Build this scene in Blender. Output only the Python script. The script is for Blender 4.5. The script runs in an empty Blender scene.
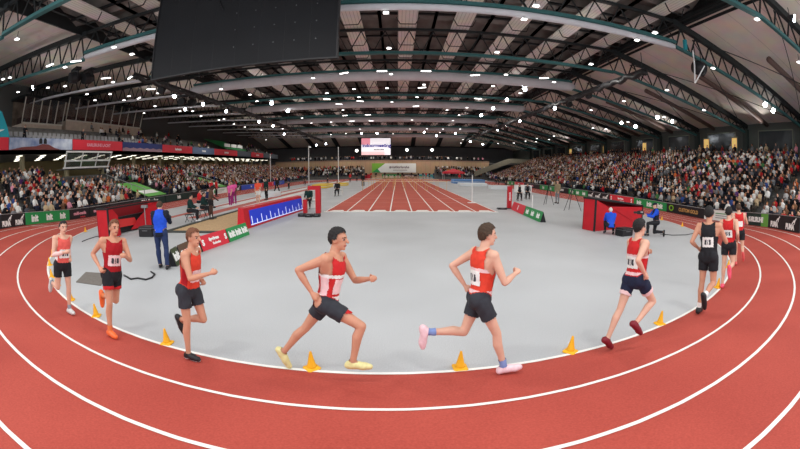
import bpy, bmesh, math, random
import numpy as np
from mathutils import Vector, Matrix, Quaternion
random.seed(7); np.random.seed(7)
PI = math.pi
R = math.radians
SC = bpy.context.scene
COL = SC.collection

# ------------------------------------------------------------------ camera (a fisheye lens on a stand at the outer edge of the bend)
FPX, PITCH, YAW, ROLL, EYE = 370.94, .1477, -.0065, .0023, 2.349
BX, BY, R0, LW, BANK = -.479, 19.929, 16.116, .95, .173

def cam_to_world(x, u, d):
    c, s = math.cos(ROLL), math.sin(ROLL); x, u = x*c-u*s, x*s+u*c
    c, s = math.cos(PITCH), math.sin(PITCH); y = d*c+u*s; z = -d*s+u*c
    c, s = math.cos(YAW), math.sin(YAW)
    return Vector((x*c-y*s, x*s+y*c, z))
def sight(px, py):
    x = px-400; u = 224.5-py; r = math.hypot(x, u)+1e-9; th = r/FPX
    return cam_to_world(math.sin(th)*x/r, math.sin(th)*u/r, math.cos(th))
def onz(px, py, z=0.):
    d = sight(px, py); t = (z-EYE)/d.z; return Vector((d.x*t, d.y*t, z))
def onx(px, py, X):
    d = sight(px, py); t = X/d.x; return Vector((X, d.y*t, EYE+d.z*t))
def ony(px, py, Y):
    d = sight(px, py); t = Y/d.y; return Vector((d.x*t, Y, EYE+d.z*t))
def frame_pos(P):
    x, y, z = P[0], P[1], P[2]-EYE
    c, s = math.cos(YAW), math.sin(YAW); x, y = x*c+y*s, -x*s+y*c
    c, s = math.cos(PITCH), math.sin(PITCH); d = y*c-z*s; u = y*s+z*c
    rr = math.hypot(x, u)+1e-9; th = math.atan2(rr, d)
    return 400+FPX*th*x/rr, 224.5-FPX*th*u/rr

cd = bpy.data.cameras.new('camera')
cd.type = 'PANO'
cd.panorama_type = 'FISHEYE_LENS_POLYNOMIAL'
cd.sensor_fit = 'HORIZONTAL'
cd.sensor_width = 36.0
cd.sensor_height = 36.0*449/800
cd.fisheye_fov = R(170)
for k in range(5):
    setattr(cd, 'fisheye_polynomial_k%d' % k, 0.0)
cd.fisheye_polynomial_k1 = -1/(FPX*36/800)
cd.clip_start = .05; cd.clip_end = 500
cam = bpy.data.objects.new('camera', cd); COL.objects.link(cam)
vx, vu, vd = cam_to_world(1, 0, 0), cam_to_world(0, 1, 0), cam_to_world(0, 0, 1)
M = Matrix((vx, vu, -vd)).transposed().to_4x4(); M.translation = (0, 0, EYE)
cam.matrix_world = M
SC.camera = cam

# ------------------------------------------------------------------ materials
MATS = {}
def s2l(c):
    return tuple((v/12.92 if v <= .04045 else ((v+.055)/1.055)**2.4) for v in c)
def rgb(r, g, b):
    return s2l((r/255, g/255, b/255))
def mat(name, col, rough=.6, metal=0., emit=0., noise=0., scale=20., spec=.3, alpha=None, bump=0.):
    if name in MATS: return MATS[name]
    m = bpy.data.materials.new(name); m.use_nodes = True
    nt = m.node_tree; b = nt.nodes['Principled BSDF']
    b.inputs['Base Color'].default_value = (*col, 1)
    b.inputs['Roughness'].default_value = rough
    b.inputs['Metallic'].default_value = metal
    b.inputs['Specular IOR Level'].default_value = spec
    if emit:
        b.inputs['Emission Color'].default_value = (*col, 1)
        b.inputs['Emission Strength'].default_value = emit
        m.cycles.emission_sampling = 'NONE'
    if alpha is not None:
        b.inputs['Alpha'].default_value = alpha
    if noise or bump:
        tc = nt.nodes.new('ShaderNodeTexCoord')
        n = nt.nodes.new('ShaderNodeTexNoise'); n.inputs['Scale'].default_value = scale; n.inputs['Detail'].default_value = 4
        nt.links.new(tc.outputs['Object'], n.inputs['Vector'])
        if noise:
            r = nt.nodes.new('ShaderNodeValToRGB')
            r.color_ramp.elements[0].position = .3; r.color_ramp.elements[1].position = .7
            r.color_ramp.elements[0].color = (*[max(0, c*(1-noise)) for c in col], 1)
            r.color_ramp.elements[1].color = (*[min(1, c*(1+noise)) for c in col], 1)
            nt.links.new(n.outputs['Fac'], r.inputs['Fac']); nt.links.new(r.outputs['Color'], b.inputs['Base Color'])
        if bump:
            bp = nt.nodes.new('ShaderNodeBump'); bp.inputs['Strength'].default_value = bump; bp.inputs['Distance'].default_value = .01
            nt.links.new(n.outputs['Fac'], bp.inputs['Height']); nt.links.new(bp.outputs['Normal'], b.inputs['Normal'])
    MATS[name] = m
    return m
def mat_two_scale(name, c1, c2, s1, s2, rough, amt=.5):
    """fine grain over broad soft blotches"""
    m = bpy.data.materials.new(name); m.use_nodes = True; nt = m.node_tree; b = nt.nodes['Principled BSDF']
    b.inputs['Roughness'].default_value = rough; b.inputs['Specular IOR Level'].default_value = .25
    tc = nt.nodes.new('ShaderNodeTexCoord')
    n1 = nt.nodes.new('ShaderNodeTexNoise'); n1.inputs['Scale'].default_value = s1; n1.inputs['Detail'].default_value = 3
    n2 = nt.nodes.new('ShaderNodeTexNoise'); n2.inputs['Scale'].default_value = s2; n2.inputs['Detail'].default_value = 2
    nt.links.new(tc.outputs['Object'], n1.inputs['Vector']); nt.links.new(tc.outputs['Object'], n2.inputs['Vector'])
    mx = nt.nodes.new('ShaderNodeMath'); mx.operation = 'MULTIPLY_ADD'; mx.inputs[1].default_value = amt
    ml = nt.nodes.new('ShaderNodeMath'); ml.operation = 'MULTIPLY'; ml.inputs[1].default_value = 1-amt
    nt.links.new(n2.outputs['Fac'], ml.inputs[0]); nt.links.new(n1.outputs['Fac'], mx.inputs[0]); nt.links.new(ml.outputs[0], mx.inputs[2])
    r = nt.nodes.new('ShaderNodeValToRGB'); r.color_ramp.elements[0].position = .35; r.color_ramp.elements[1].position = .65
    r.color_ramp.elements[0].color = (*c1, 1); r.color_ramp.elements[1].color = (*c2, 1)
    nt.links.new(mx.outputs[0], r.inputs['Fac']); nt.links.new(r.outputs['Color'], b.inputs['Base Color'])
    MATS[name] = m
    return m
def mat_lines(name, col, dark, scale, axis='X', rough=.6, width=.06):
    """thin dark joint lines every 1/scale metres along an object axis"""
    m = bpy.data.materials.new(name); m.use_nodes = True; nt = m.node_tree; b = nt.nodes['Principled BSDF']
    b.inputs['Roughness'].default_value = rough
    tc = nt.nodes.new('ShaderNodeTexCoord'); sp = nt.nodes.new('ShaderNodeSeparateXYZ'); nt.links.new(tc.outputs['Object'], sp.inputs[0])
    a = nt.nodes.new('ShaderNodeMath'); a.operation = 'MULTIPLY'; a.inputs[1].default_value = scale; nt.links.new(sp.outputs[axis], a.inputs[0])
    f = nt.nodes.new('ShaderNodeMath'); f.operation = 'FRACT'; nt.links.new(a.outputs[0], f.inputs[0])
    g = nt.nodes.new('ShaderNodeMath'); g.operation = 'GREATER_THAN'; g.inputs[1].default_value = width; nt.links.new(f.outputs[0], g.inputs[0])
    n = nt.nodes.new('ShaderNodeTexNoise'); n.inputs['Scale'].default_value = .7; nt.links.new(tc.outputs['Object'], n.inputs['Vector'])
    mx = nt.nodes.new('ShaderNodeMix'); mx.data_type = 'RGBA'
    mx.inputs['A'].default_value = (*dark, 1); mx.inputs['B'].default_value = (*col, 1); nt.links.new(g.outputs[0], mx.inputs['Factor'])
    m2 = nt.nodes.new('ShaderNodeMix'); m2.data_type = 'RGBA'; m2.blend_type = 'MULTIPLY'; m2.inputs['Factor'].default_value = .35
    nt.links.new(mx.outputs['Result'], m2.inputs['A']); nt.links.new(n.outputs['Color'], m2.inputs['B'])
    nt.links.new(m2.outputs['Result'], b.inputs['Base Color'])
    MATS[name] = m
    return m
def mat_random(name, cols, rough=.8, src='Random'):
    """cloth, skin or hair whose shade differs from one object to the next"""
    m = bpy.data.materials.new(name); m.use_nodes = True; nt = m.node_tree; b = nt.nodes['Principled BSDF']
    b.inputs['Roughness'].default_value = rough; b.inputs['Specular IOR Level'].default_value = .2
    oi = nt.nodes.new('ShaderNodeObjectInfo')
    if src == 'Color':
        nt.links.new(oi.outputs['Color'], b.inputs['Base Color'])
    else:
        r = nt.nodes.new('ShaderNodeValToRGB'); r.color_ramp.interpolation = 'CONSTANT'
        el = r.color_ramp.elements
        while len(el) < len(cols): el.new(.5)
        for i, c in enumerate(cols):
            el[i].position = i/len(cols); el[i].color = (*c, 1)
        nt.links.new(oi.outputs['Random'], r.inputs['Fac']); nt.links.new(r.outputs['Color'], b.inputs['Base Color'])
    MATS[name] = m
    return m
def mat_attr(name, rough=.85):
    m = bpy.data.materials.new(name); m.use_nodes = True; nt = m.node_tree; b = nt.nodes['Principled BSDF']
    b.inputs['Roughness'].default_value = rough; b.inputs['Specular IOR Level'].default_value = .15
    a = nt.nodes.new('ShaderNodeAttribute'); a.attribute_name = 'col'; nt.links.new(a.outputs['Color'], b.inputs['Base Color'])
    MATS[name] = m
    return m

# ------------------------------------------------------------------ mesh helpers
class MB:
    """collects boxes, bars, tubes, ellipsoids and polygons, each face with a material slot; build() links ONE mesh object"""
    def __init__(s): s.v = []; s.f = []; s.m = []
    def add(s, vs, fs, mi=0):
        b = len(s.v); s.v += [tuple(p) for p in vs]; s.f += [tuple(b+i for i in f) for f in fs]; s.m += [mi]*len(fs); return s
    def box(s, lo, hi, mi=0):
        x0, y0, z0 = lo; x1, y1, z1 = hi
        return s.add([(x0,y0,z0),(x1,y0,z0),(x1,y1,z0),(x0,y1,z0),(x0,y0,z1),(x1,y0,z1),(x1,y1,z1),(x0,y1,z1)],
                     [(0,3,2,1),(4,5,6,7),(0,1,5,4),(1,2,6,5),(2,3,7,6),(3,0,4,7)], mi)
    def bar(s, a, b, w, h=None, mi=0, up=(0,0,1)):
        a = Vector(a); b = Vector(b); h = h or w; d = (b-a).normalized(); up = Vector(up)
        if abs(d.dot(up)) > .98: up = Vector((1, 0, 0))
        r = d.cross(up).normalized()*w/2; u = r.cross(d).normalized()*h/2
        vs = [a-r-u, a+r-u, a+r+u, a-r+u, b-r-u, b+r-u, b+r+u, b-r+u]
        return s.add(vs, [(0,3,2,1),(4,5,6,7),(0,1,5,4),(1,2,6,5),(2,3,7,6),(3,0,4,7)], mi)
    def tube(s, pts, rad, n=8, mi=0, cap=True, flat=1.):
        pts = [Vector(p) for p in pts]
        rad = [rad]*len(pts) if isinstance(rad, (int, float)) else list(rad)
        if cap == 'round':
            d0 = (pts[0]-pts[1]).normalized(); d1 = (pts[-1]-pts[-2]).normalized()
            pts = [pts[0]+d0*rad[0]*.9, pts[0]+d0*rad[0]*.5]+pts+[pts[-1]+d1*rad[-1]*.5, pts[-1]+d1*rad[-1]*.9]
            rad = [rad[0]*.35, rad[0]*.85]+rad+[rad[-1]*.85, rad[-1]*.35]
        vs = []; fs = []; prev = None
        for i, p in enumerate(pts):
            d = (pts[min(i+1, len(pts)-1)]-pts[max(i-1, 0)]).normalized()
            if prev is None:
                up = Vector((0, 0, 1)) if abs(d.z) < .9 else Vector((0, 1, 0)); x = d.cross(up).normalized()
            else:
                x = (prev-d*prev.dot(d)).normalized()
            prev = x; y = d.cross(x)
            for k in range(n):
                a = 2*PI*k/n; vs.append(p+(x*math.cos(a)+y*math.sin(a)*flat)*rad[i])
        for i in range(len(pts)-1):
            for k in range(n):
                k2 = (k+1) % n; fs.append((i*n+k, i*n+k2, (i+1)*n+k2, (i+1)*n+k))
        if cap:
            fs.append(tuple(range(n-1, -1, -1))); fs.append(tuple((len(pts)-1)*n+k for k in range(n)))
        return s.add(vs, fs, mi)
    def ell(s, c, rx, ry, rz, mi=0, nu=10, nv=6, basis=None):
        c = Vector(c); vs = []; fs = []
        B = basis or (Vector((1,0,0)), Vector((0,1,0)), Vector((0,0,1)))
        vs.append(c-B[2]*rz)
        for j in range(1, nv):
            t = -PI/2+PI*j/nv
            for k in range(nu):
                a = 2*PI*k/nu
                vs.append(c+B[0]*(rx*math.cos(t)*math.cos(a))+B[1]*(ry*math.cos(t)*math.sin(a))+B[2]*(rz*math.sin(t)))
        vs.append(c+B[2]*rz)
        for k in range(nu):
            k2 = (k+1) % nu
            fs.append((0, 1+k2, 1+k))
            for j in range(nv-2):
                fs.append((1+j*nu+k, 1+j*nu+k2, 1+(j+1)*nu+k2, 1+(j+1)*nu+k))
            fs.append((1+(nv-2)*nu+k, 1+(nv-2)*nu+k2, len(vs)-1))
        return s.add(vs, fs, mi)
    def loft(s, rings, mi=0, cap=True):
        n = len(rings[0]); vs = [p for r in rings for p in r]; fs = []
        for i in range(len(rings)-1):
            for k in range(n):
                k2 = (k+1) % n; fs.append((i*n+k, i*n+k2, (i+1)*n+k2, (i+1)*n+k))
        if cap:
            fs.append(tuple(range(n-1, -1, -1))); fs.append(tuple((len(rings)-1)*n+k for k in range(n)))
        return s.add(vs, fs, mi)
    def poly(s, pts, mi=0): return s.add(pts, [tuple(range(len(pts)))], mi)
    def prism(s, pts, y0, y1, mi=0):
        """polygon in local x,z pushed through from y0 to y1"""
        n = len(pts); vs = [(x, y0, z) for x, z in pts]+[(x, y1, z) for x, z in pts]
        fs = [tuple(range(n)), tuple(range(2*n-1, n-1, -1))]+[(i, i+n, (i+1) % n+n, (i+1) % n) for i in range(n)]
        return s.add(vs, fs, mi)
    def mesh(s, name, mats, smooth=False):
        me = bpy.data.meshes.new(name); me.from_pydata([tuple(p) for p in s.v], [], s.f)
        for m in (mats if isinstance(mats, (list, tuple)) else [mats]): me.materials.append(m)
        if any(s.m): me.polygons.foreach_set('material_index', s.m)
        if smooth: me.polygons.foreach_set('use_smooth', [True]*len(s.f))
        me.update()
        return me
    def build(s, name, mats, parent=None, smooth=False, loc=None, rz=None):
        o = bpy.data.objects.new(name, s.mesh(name, mats, smooth)); COL.objects.link(o)
        if parent: o.parent = parent
        if loc is not None: o.location = loc
        if rz is not None: o.rotation_euler = (0, 0, rz)
        return o
def tag(o, label, cat, group=None, kind='thing'):
    o['label'] = label; o['category'] = cat; o['kind'] = kind
    if group: o['group'] = group
    return o
def struct(o, label=None):
    o['kind'] = 'structure'
    if label: o['label'] = label
    return o
def empty(name, loc=(0,0,0), rz=0.):
    o = bpy.data.objects.new(name, None); o.empty_display_size = .1; COL.objects.link(o); o.location = loc; o.rotation_euler = (0, 0, rz); return o
KIDS = {}
def copy_tree(o, parent=None):
    c = o.copy(); COL.objects.link(c); c.parent = parent
    for ch in o.children: copy_tree(ch, c)
    return c
def text(body, size, m, parent, loc, rx=PI/2, align='CENTER', bold=.0, name='lettering', ry=0., sx=1., rz=0.):
    cu = bpy.data.curves.new(name, 'FONT'); cu.body = body; cu.size = size; cu.align_x = align; cu.align_y = 'CENTER'
    cu.extrude = .003; cu.offset = bold; cu.resolution_u = 3
    cu.materials.append(m)
    t = bpy.data.objects.new(name, cu); COL.objects.link(t)
    dg = bpy.context.evaluated_depsgraph_get(); me = bpy.data.meshes.new_from_object(t.evaluated_get(dg)); bpy.data.objects.remove(t); bpy.data.curves.remove(cu); me.name = name
    o = bpy.data.objects.new(name, me); COL.objects.link(o); o.parent = parent
    o.location = loc; o.rotation_euler = (rx, ry, rz); o.scale = (sx, 1, 1)
    return o
ORD = ['first','second','third','fourth','fifth','sixth','seventh','eighth','ninth','tenth','eleventh','twelfth','thirteenth','fourteenth','fifteenth','sixteenth','seventeenth','eighteenth','nineteenth','twentieth']
TENS = {20:'twenty',30:'thirty',40:'forty',50:'fifty',60:'sixty',70:'seventy',80:'eighty',90:'ninety'}
def nth(i):
    i += 1
    if i <= 20: return ORD[i-1]
    t, u = i//10*10, i % 10
    if u: return TENS[t]+'-'+ORD[u-1]
    return TENS[t][:-1]+'ieth'

WHITE = mat('white_paint', rgb(235,235,232), .55)
BLACK = mat('black_plastic', (.012,.012,.014), .5)
DARK = mat('dark_steel', (.02,.024,.026), .55)
# ------------------------------------------------------------------ floor and track
YF = 67.0           # centre of the far bend
FLOOR = mat_two_scale('grey_sports_floor', rgb(166,168,170), rgb(192,194,196), 60., .35, .55, .6)
TRACK = mat_two_scale('red_tartan', rgb(160,60,50), rgb(184,77,64), 45., .5, .8, .55)
SPRINT = mat_two_scale('bright_red_tartan', rgb(172,70,54), rgb(190,86,68), 30., .4, .8, .5)
LINE = mat('lane_line_white', rgb(240,238,232), .6)
DFLOOR = mat('dark_concrete', (.05,.05,.05), .8, noise=.3, scale=2)
fl = MB().box((-40, -8, -.3), (36, 112, 0)).build('floor', FLOOR); struct(fl, 'grey infield and hall floor')

def smooth(t): t = min(1, max(0, t)); return t*t*(3-2*t)
def stations():
    out = []   # (centre, direction outward, bank factor)
    y = YF
    while y > BY: out.append((Vector((BX, y, 0)), Vector((-1, 0, 0)), 0)); y -= 2.
    for k in range(0, 181, 2):
        a = PI+R(k); f = smooth(min(k, 180-k)/40); out.append((Vector((BX, BY, 0)), Vector((math.cos(a), math.sin(a), 0)), f))
    y = BY+2
    while y < YF: out.append((Vector((BX, y, 0)), Vector((1, 0, 0)), 0)); y += 2.
    for k in range(0, 180, 3):
        a = R(k); f = .25*smooth(min(k, 180-k)/40); out.append((Vector((BX, YF, 0)), Vector((math.cos(a), math.sin(a), 0)), f))
    return out
ST = stations()
def tz(r, f): return f*BANK*max(0, min(r, R0+4.3)-R0)/LW
def ring_strip(rs, lift, name, m, closed=True, sub=None, parent=None, skirt=False):
    mb = MB(); st = ST if sub is None else [s for i, s in enumerate(ST) if sub(i)]
    vs = []; fs = []; n = len(rs)+(1 if skirt else 0)
    for c, d, f in st:
        for r in rs:
            p = c+d*r; vs.append((p.x, p.y, tz(r, f)+lift))
        if skirt:
            p = c+d*rs[-1]; vs.append((p.x, p.y, 0.))
    N = len(st)
    for i in range(N if closed else N-1):
        j = (i+1) % N
        for k in range(n-1): fs.append((i*n+k, i*n+k+1, j*n+k+1, j*n+k))
    mb.add(vs, fs)
    return mb.build(name, m, parent, smooth=True)
trk = ring_strip([R0, R0+.5, R0+LW, R0+2*LW, R0+3*LW, R0+4*LW, R0+4.3, R0+5.3], .004, 'track_floor', TRACK, skirt=True)
struct(trk, 'banked red running track around the grey infield')
for k in range(5):
    r = R0+k*LW
    w = .05 if k else .06
    struct(ring_strip([r-w/2, r+w/2], .010, 'lane_line', LINE, parent=trk), 'curved white lane line')
# short white start marks across the lanes on the bend
def track_pos(phi_deg, r, side=-1):
    """phi from the side of the hall towards the camera, on the near bend"""
    a = R(phi_deg); f = smooth(phi_deg/40)
    return Vector((BX+side*r*math.cos(a), BY-r*math.sin(a), tz(r, f)))
for (ph0, ph1, k) in ((22.5, 19.5, 1), ):
    a = track_pos(ph0, R0+4*LW); b = track_pos(ph1, R0+2*LW)
    struct(MB().bar(a+Vector((0,0,.012)), b+Vector((0,0,.012)), .05, .006).build('lane_line', LINE, trk), 'white start mark across the lanes')

# straight sprint track in the middle
SX, SW, S0, S1 = .80, 1.22, 20.76, 99.0
sp = MB().box((SX-4*SW-.06, S0, 0), (SX+4*SW+.06, S1, .012)).build('sprint_track_floor', SPRINT)
struct(sp, 'eight-lane straight red sprint track')
for k in range(-4, 5):
    struct(MB().box((SX+k*SW-.035, S0, .013), (SX+k*SW+.035, S1, .017)).build('lane_line', LINE, sp), 'straight white lane line')
for y in (30.2, 26.5):
    struct(MB().box((SX-4*SW, y, .013), (SX+4*SW, y+.05, .017)).build('lane_line', mat('faint_line', rgb(214,150,135), .7), sp), 'faint cross line')
for k in range(-4, 4):
    x = SX+(k+.5)*SW
    mb = MB(); mb.poly([(x-.42, S0+.02, .018), (x+.42, S0+.02, .018), (x+.3, S0+.62, .018), (x-.25, S0+.62, .018)])
    struct(mb.build('lane_mark', LINE, sp), 'white finish mark at the end of a lane')
struct(MB().box((SX-4*SW-.1, S0-.18, 0), (SX+4*SW+.1, S0, .013)).build('finish_line', LINE, sp), 'white line at the end of the sprint track')

# long jump runways and sand pit on the infield
RUN = mat('runway_red', rgb(176,92,80), .8, noise=.12, scale=6)
PALE = mat('pale_floor', rgb(214,214,212), .6, noise=.04, scale=3)
lj = MB().box((-13.6, 24, 0), (-9.75, 84, .006)).build('runway_floor', PALE); struct(lj, 'pale strip of the long jump runway')
for x0, x1 in ((-11.6, -10.75), (-13.3, -12.75)):
    struct(MB().box((x0, 18, .0), (x1, 84, .012)).build('runway_strip', RUN, lj), 'red runway strip')
sand = mat('jump_sand', rgb(190,158,118), .95, noise=.2, scale=14, bump=.5)
mbs = MB(); mbs.box((-9.75, 13.6, 0), (-7.2, 22.6, .02))
struct(mbs.build('sand_pit_floor', sand), 'tan sand of the long jump pit')
kerb = MB(); kerb.box((-9.95, 13.4, 0), (-9.72, 24.5, .06)); kerb.box((-9.95, 13.35, 0), (-7.1, 13.6, .06))
struct(kerb.build('pit_kerb', mat('pit_kerb_dark', rgb(62,66,62), .8)), 'dark kerb around the sand pit')

# ------------------------------------------------------------------ terraces
CONC = mat('terrace_concrete', rgb(96,94,92), .85, noise=.2, scale=3)
def terrace(name, x0, pitch, rise, n, z0, y0, y1, sgn, label):
    mb = MB()
    for i in range(n):
        a, b = x0+i*pitch, x0+(i+1)*pitch
        mb.box((min(sgn*a, sgn*b), y0, 0), (max(sgn*a, sgn*b), y1, z0+i*rise))
    return struct(mb.build(name, CONC), label)
LX, LP, LR, LN, LZ = 21.6, .70, .215, 14, .30
RX, RP, RR, RN, RZ = 21.1, .69, .275, 18, .27
terrace('terrace_left', LX, LP, LR, LN, LZ, 2, 90, -1, 'stepped lower stand on the left side')
terrace('terrace_right', RX, RP, RR, RN, RZ, 2, 86, 1, 'stepped stand on the right side')
XR = RX+RN*RP+.9       # right wall
ZT = RZ+(RN-1)*RR
struct(MB().box((RX+RN*RP, 2, 0), (XR, 90, ZT)).build('walkway_floor', CONC), 'walkway behind the right stand')
def end_terrace(x0, x1, label, n=6, y0=91.5, z0=.7, rise=.36):
    mb = MB()
    for i in range(n): mb.box((x0, y0+i*.8, 0), (x1, y0+(i+1)*.8, z0+i*rise))
    struct(mb.build('terrace_end', CONC), label)
end_terrace(9.5, 24, 'stepped stand in the far right corner')
end_terrace(-33, -8.5, 'stepped stand in the far left corner')

# upper tier on the left
XT = -30.0
up = MB()
up.box((-38.4, 2, 5.15), (XT, 90, 5.5))
UN, UP_, UR, UZ = 7, .82, .38, 5.95
for i in range(UN):
    up.box((XT-.5-(i+1)*UP_, 2, 5.5), (XT-.5-i*UP_, 90, UZ+i*UR))
struct(up.build('upper_terrace', mat('upper_concrete', rgb(120,118,114), .85, noise=.2, scale=2)), 'upper stand over the left terrace')
XB = XT-.5-UN*UP_      # back of the upper tier
ZB = UZ+(UN-1)*UR
# under the upper tier
struct(MB().box((-38.6, 2, 0), (-38.3, 90, 5.15)).build('wall_left_lower', mat('dim_yellow_wall', rgb(150,134,96), .9)), 'dim wall behind the lower left stand')
struct(MB().box((XT-.12, 2, 5.15), (XT, 90, 6.5)).build('fascia_wall', mat('fascia_grey', rgb(70,76,84), .7)), 'grey front of the upper tier')
for i in range(14):
    y = 14+i*5.6
    struct(MB().box((-31.5, y, 2.7), (-31.15, y+.35, 5.15)).build('pillar_left', mat('pillar_paint', rgb(150,140,110), .7)), 'post under the upper tier')
# back wall of the upper tier: concrete band, slanted glazed press boxes, dark wall
struct(MB().box((XB-3.2, 0, 0), (XB-2.9, 108, 13.8)).build('wall_left', mat('wall_dark_left', rgb(84,84,82), .9)), 'dark back wall of the upper left tier')
# right wall with pillars, door openings and windows
WALLR = mat('wall_right_paint', rgb(78,84,80), .85, noise=.1, scale=.6)
struct(MB().box((XR, 0, 0), (XR+.3, 112, 10)).build('wall_right', WALLR), 'grey-green back wall of the right stand')
GIRD = [10.6, 17.6, 25.3, 33.0, 40.4, 47.8, 55.0, 62.2, 69.6, 77.0, 84.4, 92.0]
PIL = mat('pillar_dark', rgb(46,56,54), .6)
for i, y in enumerate(GIRD):
    struct(MB().box((XR-.42, y-.3, 0), (XR-.02, y+.3, 8.1)).build('pillar_right', PIL), 'dark pillar at the back of the right stand')
WARM = mat('warm_lit_glass', rgb(255,206,120), .4, emit=.5)
GLS = mat('dark_glass', rgb(38,46,50), .15, spec=.6)
FRM = mat('door_frame_paint', rgb(120,126,112), .6)
k = 0
for px, w in ((571,.9), (605,.9), (645,.8), (707,.8), (735,.7)):
    p = onx(px, 150, XR); k += 1
    d = MB().box((XR-.1, p.y-w/2-.12, ZT), (XR-.01, p.y+w/2+.12, ZT+2.5)).build('door_%d' % k, FRM); struct(d, 'door frame in the right wall')
    struct(MB().box((XR-.13, p.y-w/2, ZT+1.3), (XR-.1, p.y+w/2, ZT+2.35)).build('door_glass', WARM, d), 'warm lit door glass')
for i in range(len(GIRD)-1):
    y0, y1 = GIRD[i]+1.6, GIRD[i+1]-1.6
    w = MB().box((XR-.06, y0, ZT+.9), (XR-.01, y1, ZT+3.0)).build('window_%d' % (i+1), FRM); struct(w, 'dark window in the right wall')
    struct(MB().box((XR-.09, y0+.12, ZT+1.0), (XR-.06, y1-.12, ZT+2.9)).build('window_pane', GLS, w), 'dark pane')
# far end: wooden wall, balcony, dark wall
WOOD = mat_lines('far_wood_panel', rgb(196,160,124), rgb(150,112,80), .8, 'X', .6, .04)
struct(MB().box((-34, 100, 0), (25, 100.4, 4.6)).build('wall_far', WOOD), 'pale wooden wall at the far end')
struct(MB().box((-34, 99.95, 4.6), (25, 100.4, 4.95)).build('trim_1', mat('balcony_edge', rgb(150,120,100), .7)), 'edge of the far balcony')
struct(MB().box((-40, 100.4, 4.2), (36, 108, 4.5)).build('balcony_floor', CONC), 'floor of the far balcony')
struct(MB().box((-40, 108, 0), (36, 108.4, 14)).build('wall_far_upper', mat('wall_far_dark', rgb(92,94,96), .9)), 'dark wall behind the far balcony')
# concrete stair balustrade in the far right corner
mb = MB(); mb.prism([(18.5, 1.0), (27.5, 4.4), (36, 4.4), (36, 5.5), (27, 5.5), (18.5, 2.2)], 88.0, 88.4)
struct(mb.build('stair_wall', mat('balustrade_concrete', rgb(128,122,106), .8, noise=.1, scale=2)), 'sloping pale balustrade of the stairs')

# ------------------------------------------------------------------ roof
TEAL = mat('roof_teal', rgb(58,104,104), .5, metal=.3)
STEEL = mat('roof_dark_steel', rgb(30,34,35), .6)
PALEB = mat('roof_beam_pale', rgb(206,206,210), .5, noise=.05, scale=2)
XLJ, XRJ = -20.3, 16.8
def zig(mb, a0, a1, b0, b1, n, w):
    """bracing between the chord a0-a1 and the chord b0-b1"""
    a0, a1, b0, b1 = map(Vector, (a0, a1, b0, b1))
    for i in range(n):
        t0, t1, t2 = i/n, (i+.5)/n, (i+1)/n
        p, q, r = b0.lerp(b1, t0), a0.lerp(a1, t1), b0.lerp(b1, t2)
        mb.bar(p, q, w); mb.bar(q, r, w)
for gi, y in enumerate(GIRD):
    box = gi % 2 == 1
    h = .34 if gi == 1 else .8
    g = MB()
    g.box((XLJ, y-.14, 10.5 if not box else 10.5+h), (XRJ, y+.14, (10.5 if not box else 10.5+h)+.2))
    o = struct(g.build('roof_girder', TEAL), 'teal lower chord of a roof girder across the hall')
    t = MB(); t.box((XLJ, y-.1, 12.3), (XRJ, y+.1, 12.48)); struct(t.build('top_chord', STEEL, o))
    b = MB(); zig(b, (XLJ, y, 12.3), (XRJ, y, 12.3), (XLJ, y, 10.6+(h if box else 0)), (XRJ, y, 10.6+(h if box else 0)), 22, .065)
    struct(b.build('bracing', STEEL, o))
    if box:
        s = MB(); s.tube([(XLJ-.4, y+.1, 10.5+h/2), (XLJ+.3, y+.1, 10.5+h/2), (XRJ-.3, y+.1, 10.5+h/2), (XRJ+.3, y+.1, 10.5+h/2)], [h*.3, h*.56, h*.56, h*.3], n=14)
        struct(s.build('air_duct', PALEB, o, smooth=True), 'pale duct along the girder')
    # right wing
    r = MB(); r.bar((XRJ, y, 10.65), (34.3, y, 7.75), .2, .2); struct(r.build('wing_chord', TEAL, o))
    r = MB(); r.bar((XRJ, y, 12.35), (34.6, y, 8.35), .3, .42); struct(r.build('wing_top_chord', STEEL, o))
    r = MB(); zig(r, (XRJ, y, 12.2), (34.3, y, 8.2), (XRJ, y, 10.6), (34.3, y, 7.8), 13, .085); struct(r.build('wing_bracing', STEEL, o))
    # left wing
    r = MB(); r.bar((XLJ, y, 10.45), (-39, y, 11.5), .2, .2); struct(r.build('wing_chord', TEAL if gi < 2 else PALEB, o))
    r = MB(); r.bar((XLJ, y, 12.3), (-39, y, 12.9), .3, .4); struct(r.build('wing_top_chord', STEEL, o))
    r = MB(); zig(r, (XLJ, y, 12.3), (-39, y, 12.8), (XLJ, y, 10.5), (-39, y, 11.5), 14, .085); struct(r.build('wing_bracing', STEEL, o))
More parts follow.
